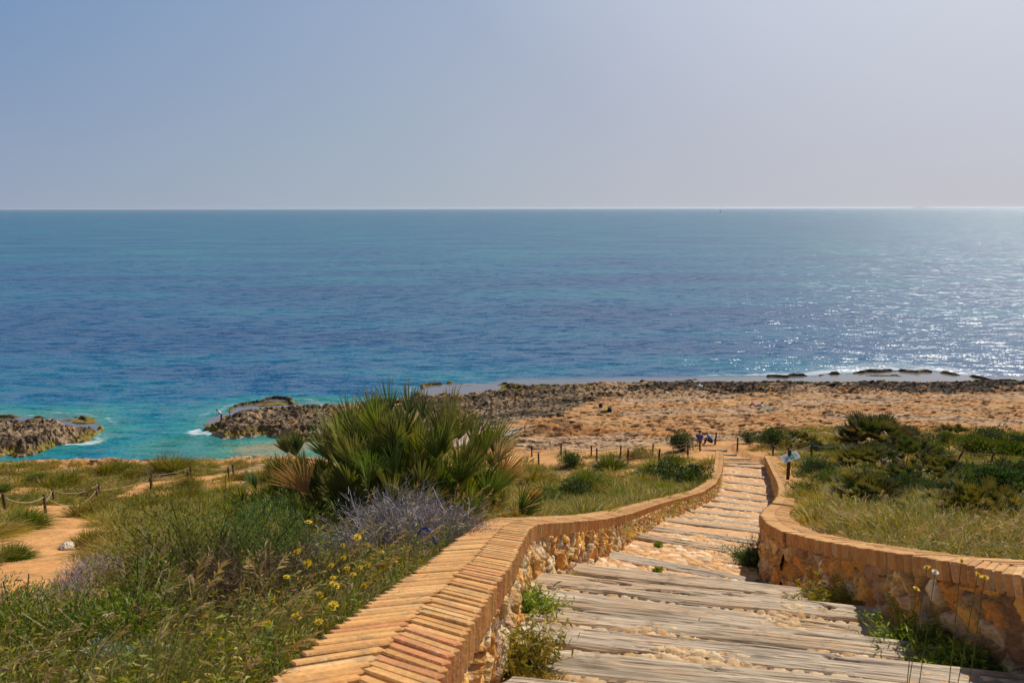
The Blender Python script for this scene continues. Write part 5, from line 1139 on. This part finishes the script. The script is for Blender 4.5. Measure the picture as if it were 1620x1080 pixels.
# ------------------------------------------------------------------ sailing boat and far island
x, y = seapt(1140, 336.6); bt = empty('sailing_boat', (x, y, 0), 'tiny sailing boat far out near the horizon', 'boat', None, R_(35))
m = MB(); V = []; n_ = 11
for i in range(n_):
    t_ = i / (n_ - 1) * 2 - 1; w_ = 2.0 * (1 - abs(t_) ** 2.2 * (.9 if t_ > 0 else .45)); L_ = 7.0 * t_
    V += [(L_, -w_, 1.5 + .3 * t_ ** 2), (L_ * .93, -w_ * .6, -.5), (L_ * .93, w_ * .6, -.5), (L_, w_, 1.5 + .3 * t_ ** 2)]
m.add(V, [(4 * i + j, 4 * i + 4 + j, 4 * i + 4 + (j + 1) % 4, 4 * i + (j + 1) % 4) for i in range(n_ - 1) for j in range(4)] + [(0, 1, 2, 3), (40, 43, 42, 41)], (.5, .5, .5)); m.build('hull', M_paint, bt)
m = MB(); m.tube([(.5, 0, 1), (.5, 0, 19)], .12, 8, (.4, .4, .4)); m.build('mast', M_paint, bt)
m = MB(); m.add([(.4, 0, 3), (-6, .3, 3), (.4, 0, 18.5), (-2.6, .5, 10), (.4, .05, 3), (-6, .35, 3), (.4, .05, 18.5), (-2.6, .55, 10)], [(0, 1, 3, 2), (4, 6, 7, 5), (0, 2, 6, 4), (1, 5, 7, 3), (0, 4, 5, 1), (3, 7, 6, 2)], (.45, .47, .5)); m.build('mainsail', M_cloth, bt)
m = MB(); m.add([(.8, 0, 2), (7, 0, 2), (.8, 0, 16), (3, .6, 7), (.8, .05, 2), (7, .05, 2), (.8, .05, 16), (3, .65, 7)], [(0, 1, 3, 2), (4, 6, 7, 5), (0, 2, 6, 4), (1, 5, 7, 3), (0, 4, 5, 1), (3, 7, 6, 2)], (.45, .47, .5)); m.build('jib', M_cloth, bt)
YI = 38000.; XI = (1447 - 810) / FPX * YI * 1.0; gx, gy = np.meshgrid(np.linspace(-1, 1, 60), np.linspace(-1, 1, 30))
hz_ = np.maximum(0, 1 - (gx ** 2 + gy ** 2)) * (.35 + .9 * fbm(gx * 2.3 + 3, gy * 2 + 1, 4, 99)) * 85 * (1 - .3 * gx) - 4
o = link('distant_island', npmesh('distant_island', np.stack([XI + gx * 650, YI + gy * 300, hz_], -1).reshape(-1, 3), gridfaces(*gx.shape), np.tile((.20, .17, .12), (gx.size, 1)), True), M_ground); o['kind'] = 'structure'
# ------------------------------------------------------------------ haze
HAZE = 2.8e-5
m = bpy.data.materials.new('haze_air'); m.use_nodes = True; t = m.node_tree; t.nodes.clear(); o_ = t.nodes.new('ShaderNodeOutputMaterial'); v_ = t.nodes.new('ShaderNodeVolumePrincipled')
v_.inputs['Color'].default_value = (.80, .88, 1, 1); v_.inputs['Density'].default_value = HAZE; v_.inputs['Anisotropy'].default_value = .35; t.links.new(v_.outputs[0], o_.inputs['Volume'])
mb = MB(); mb.box((0, 25800, -8), (150000, 52000, 100), None); hz = mb.build('haze', m); hz['kind'] = 'stuff'
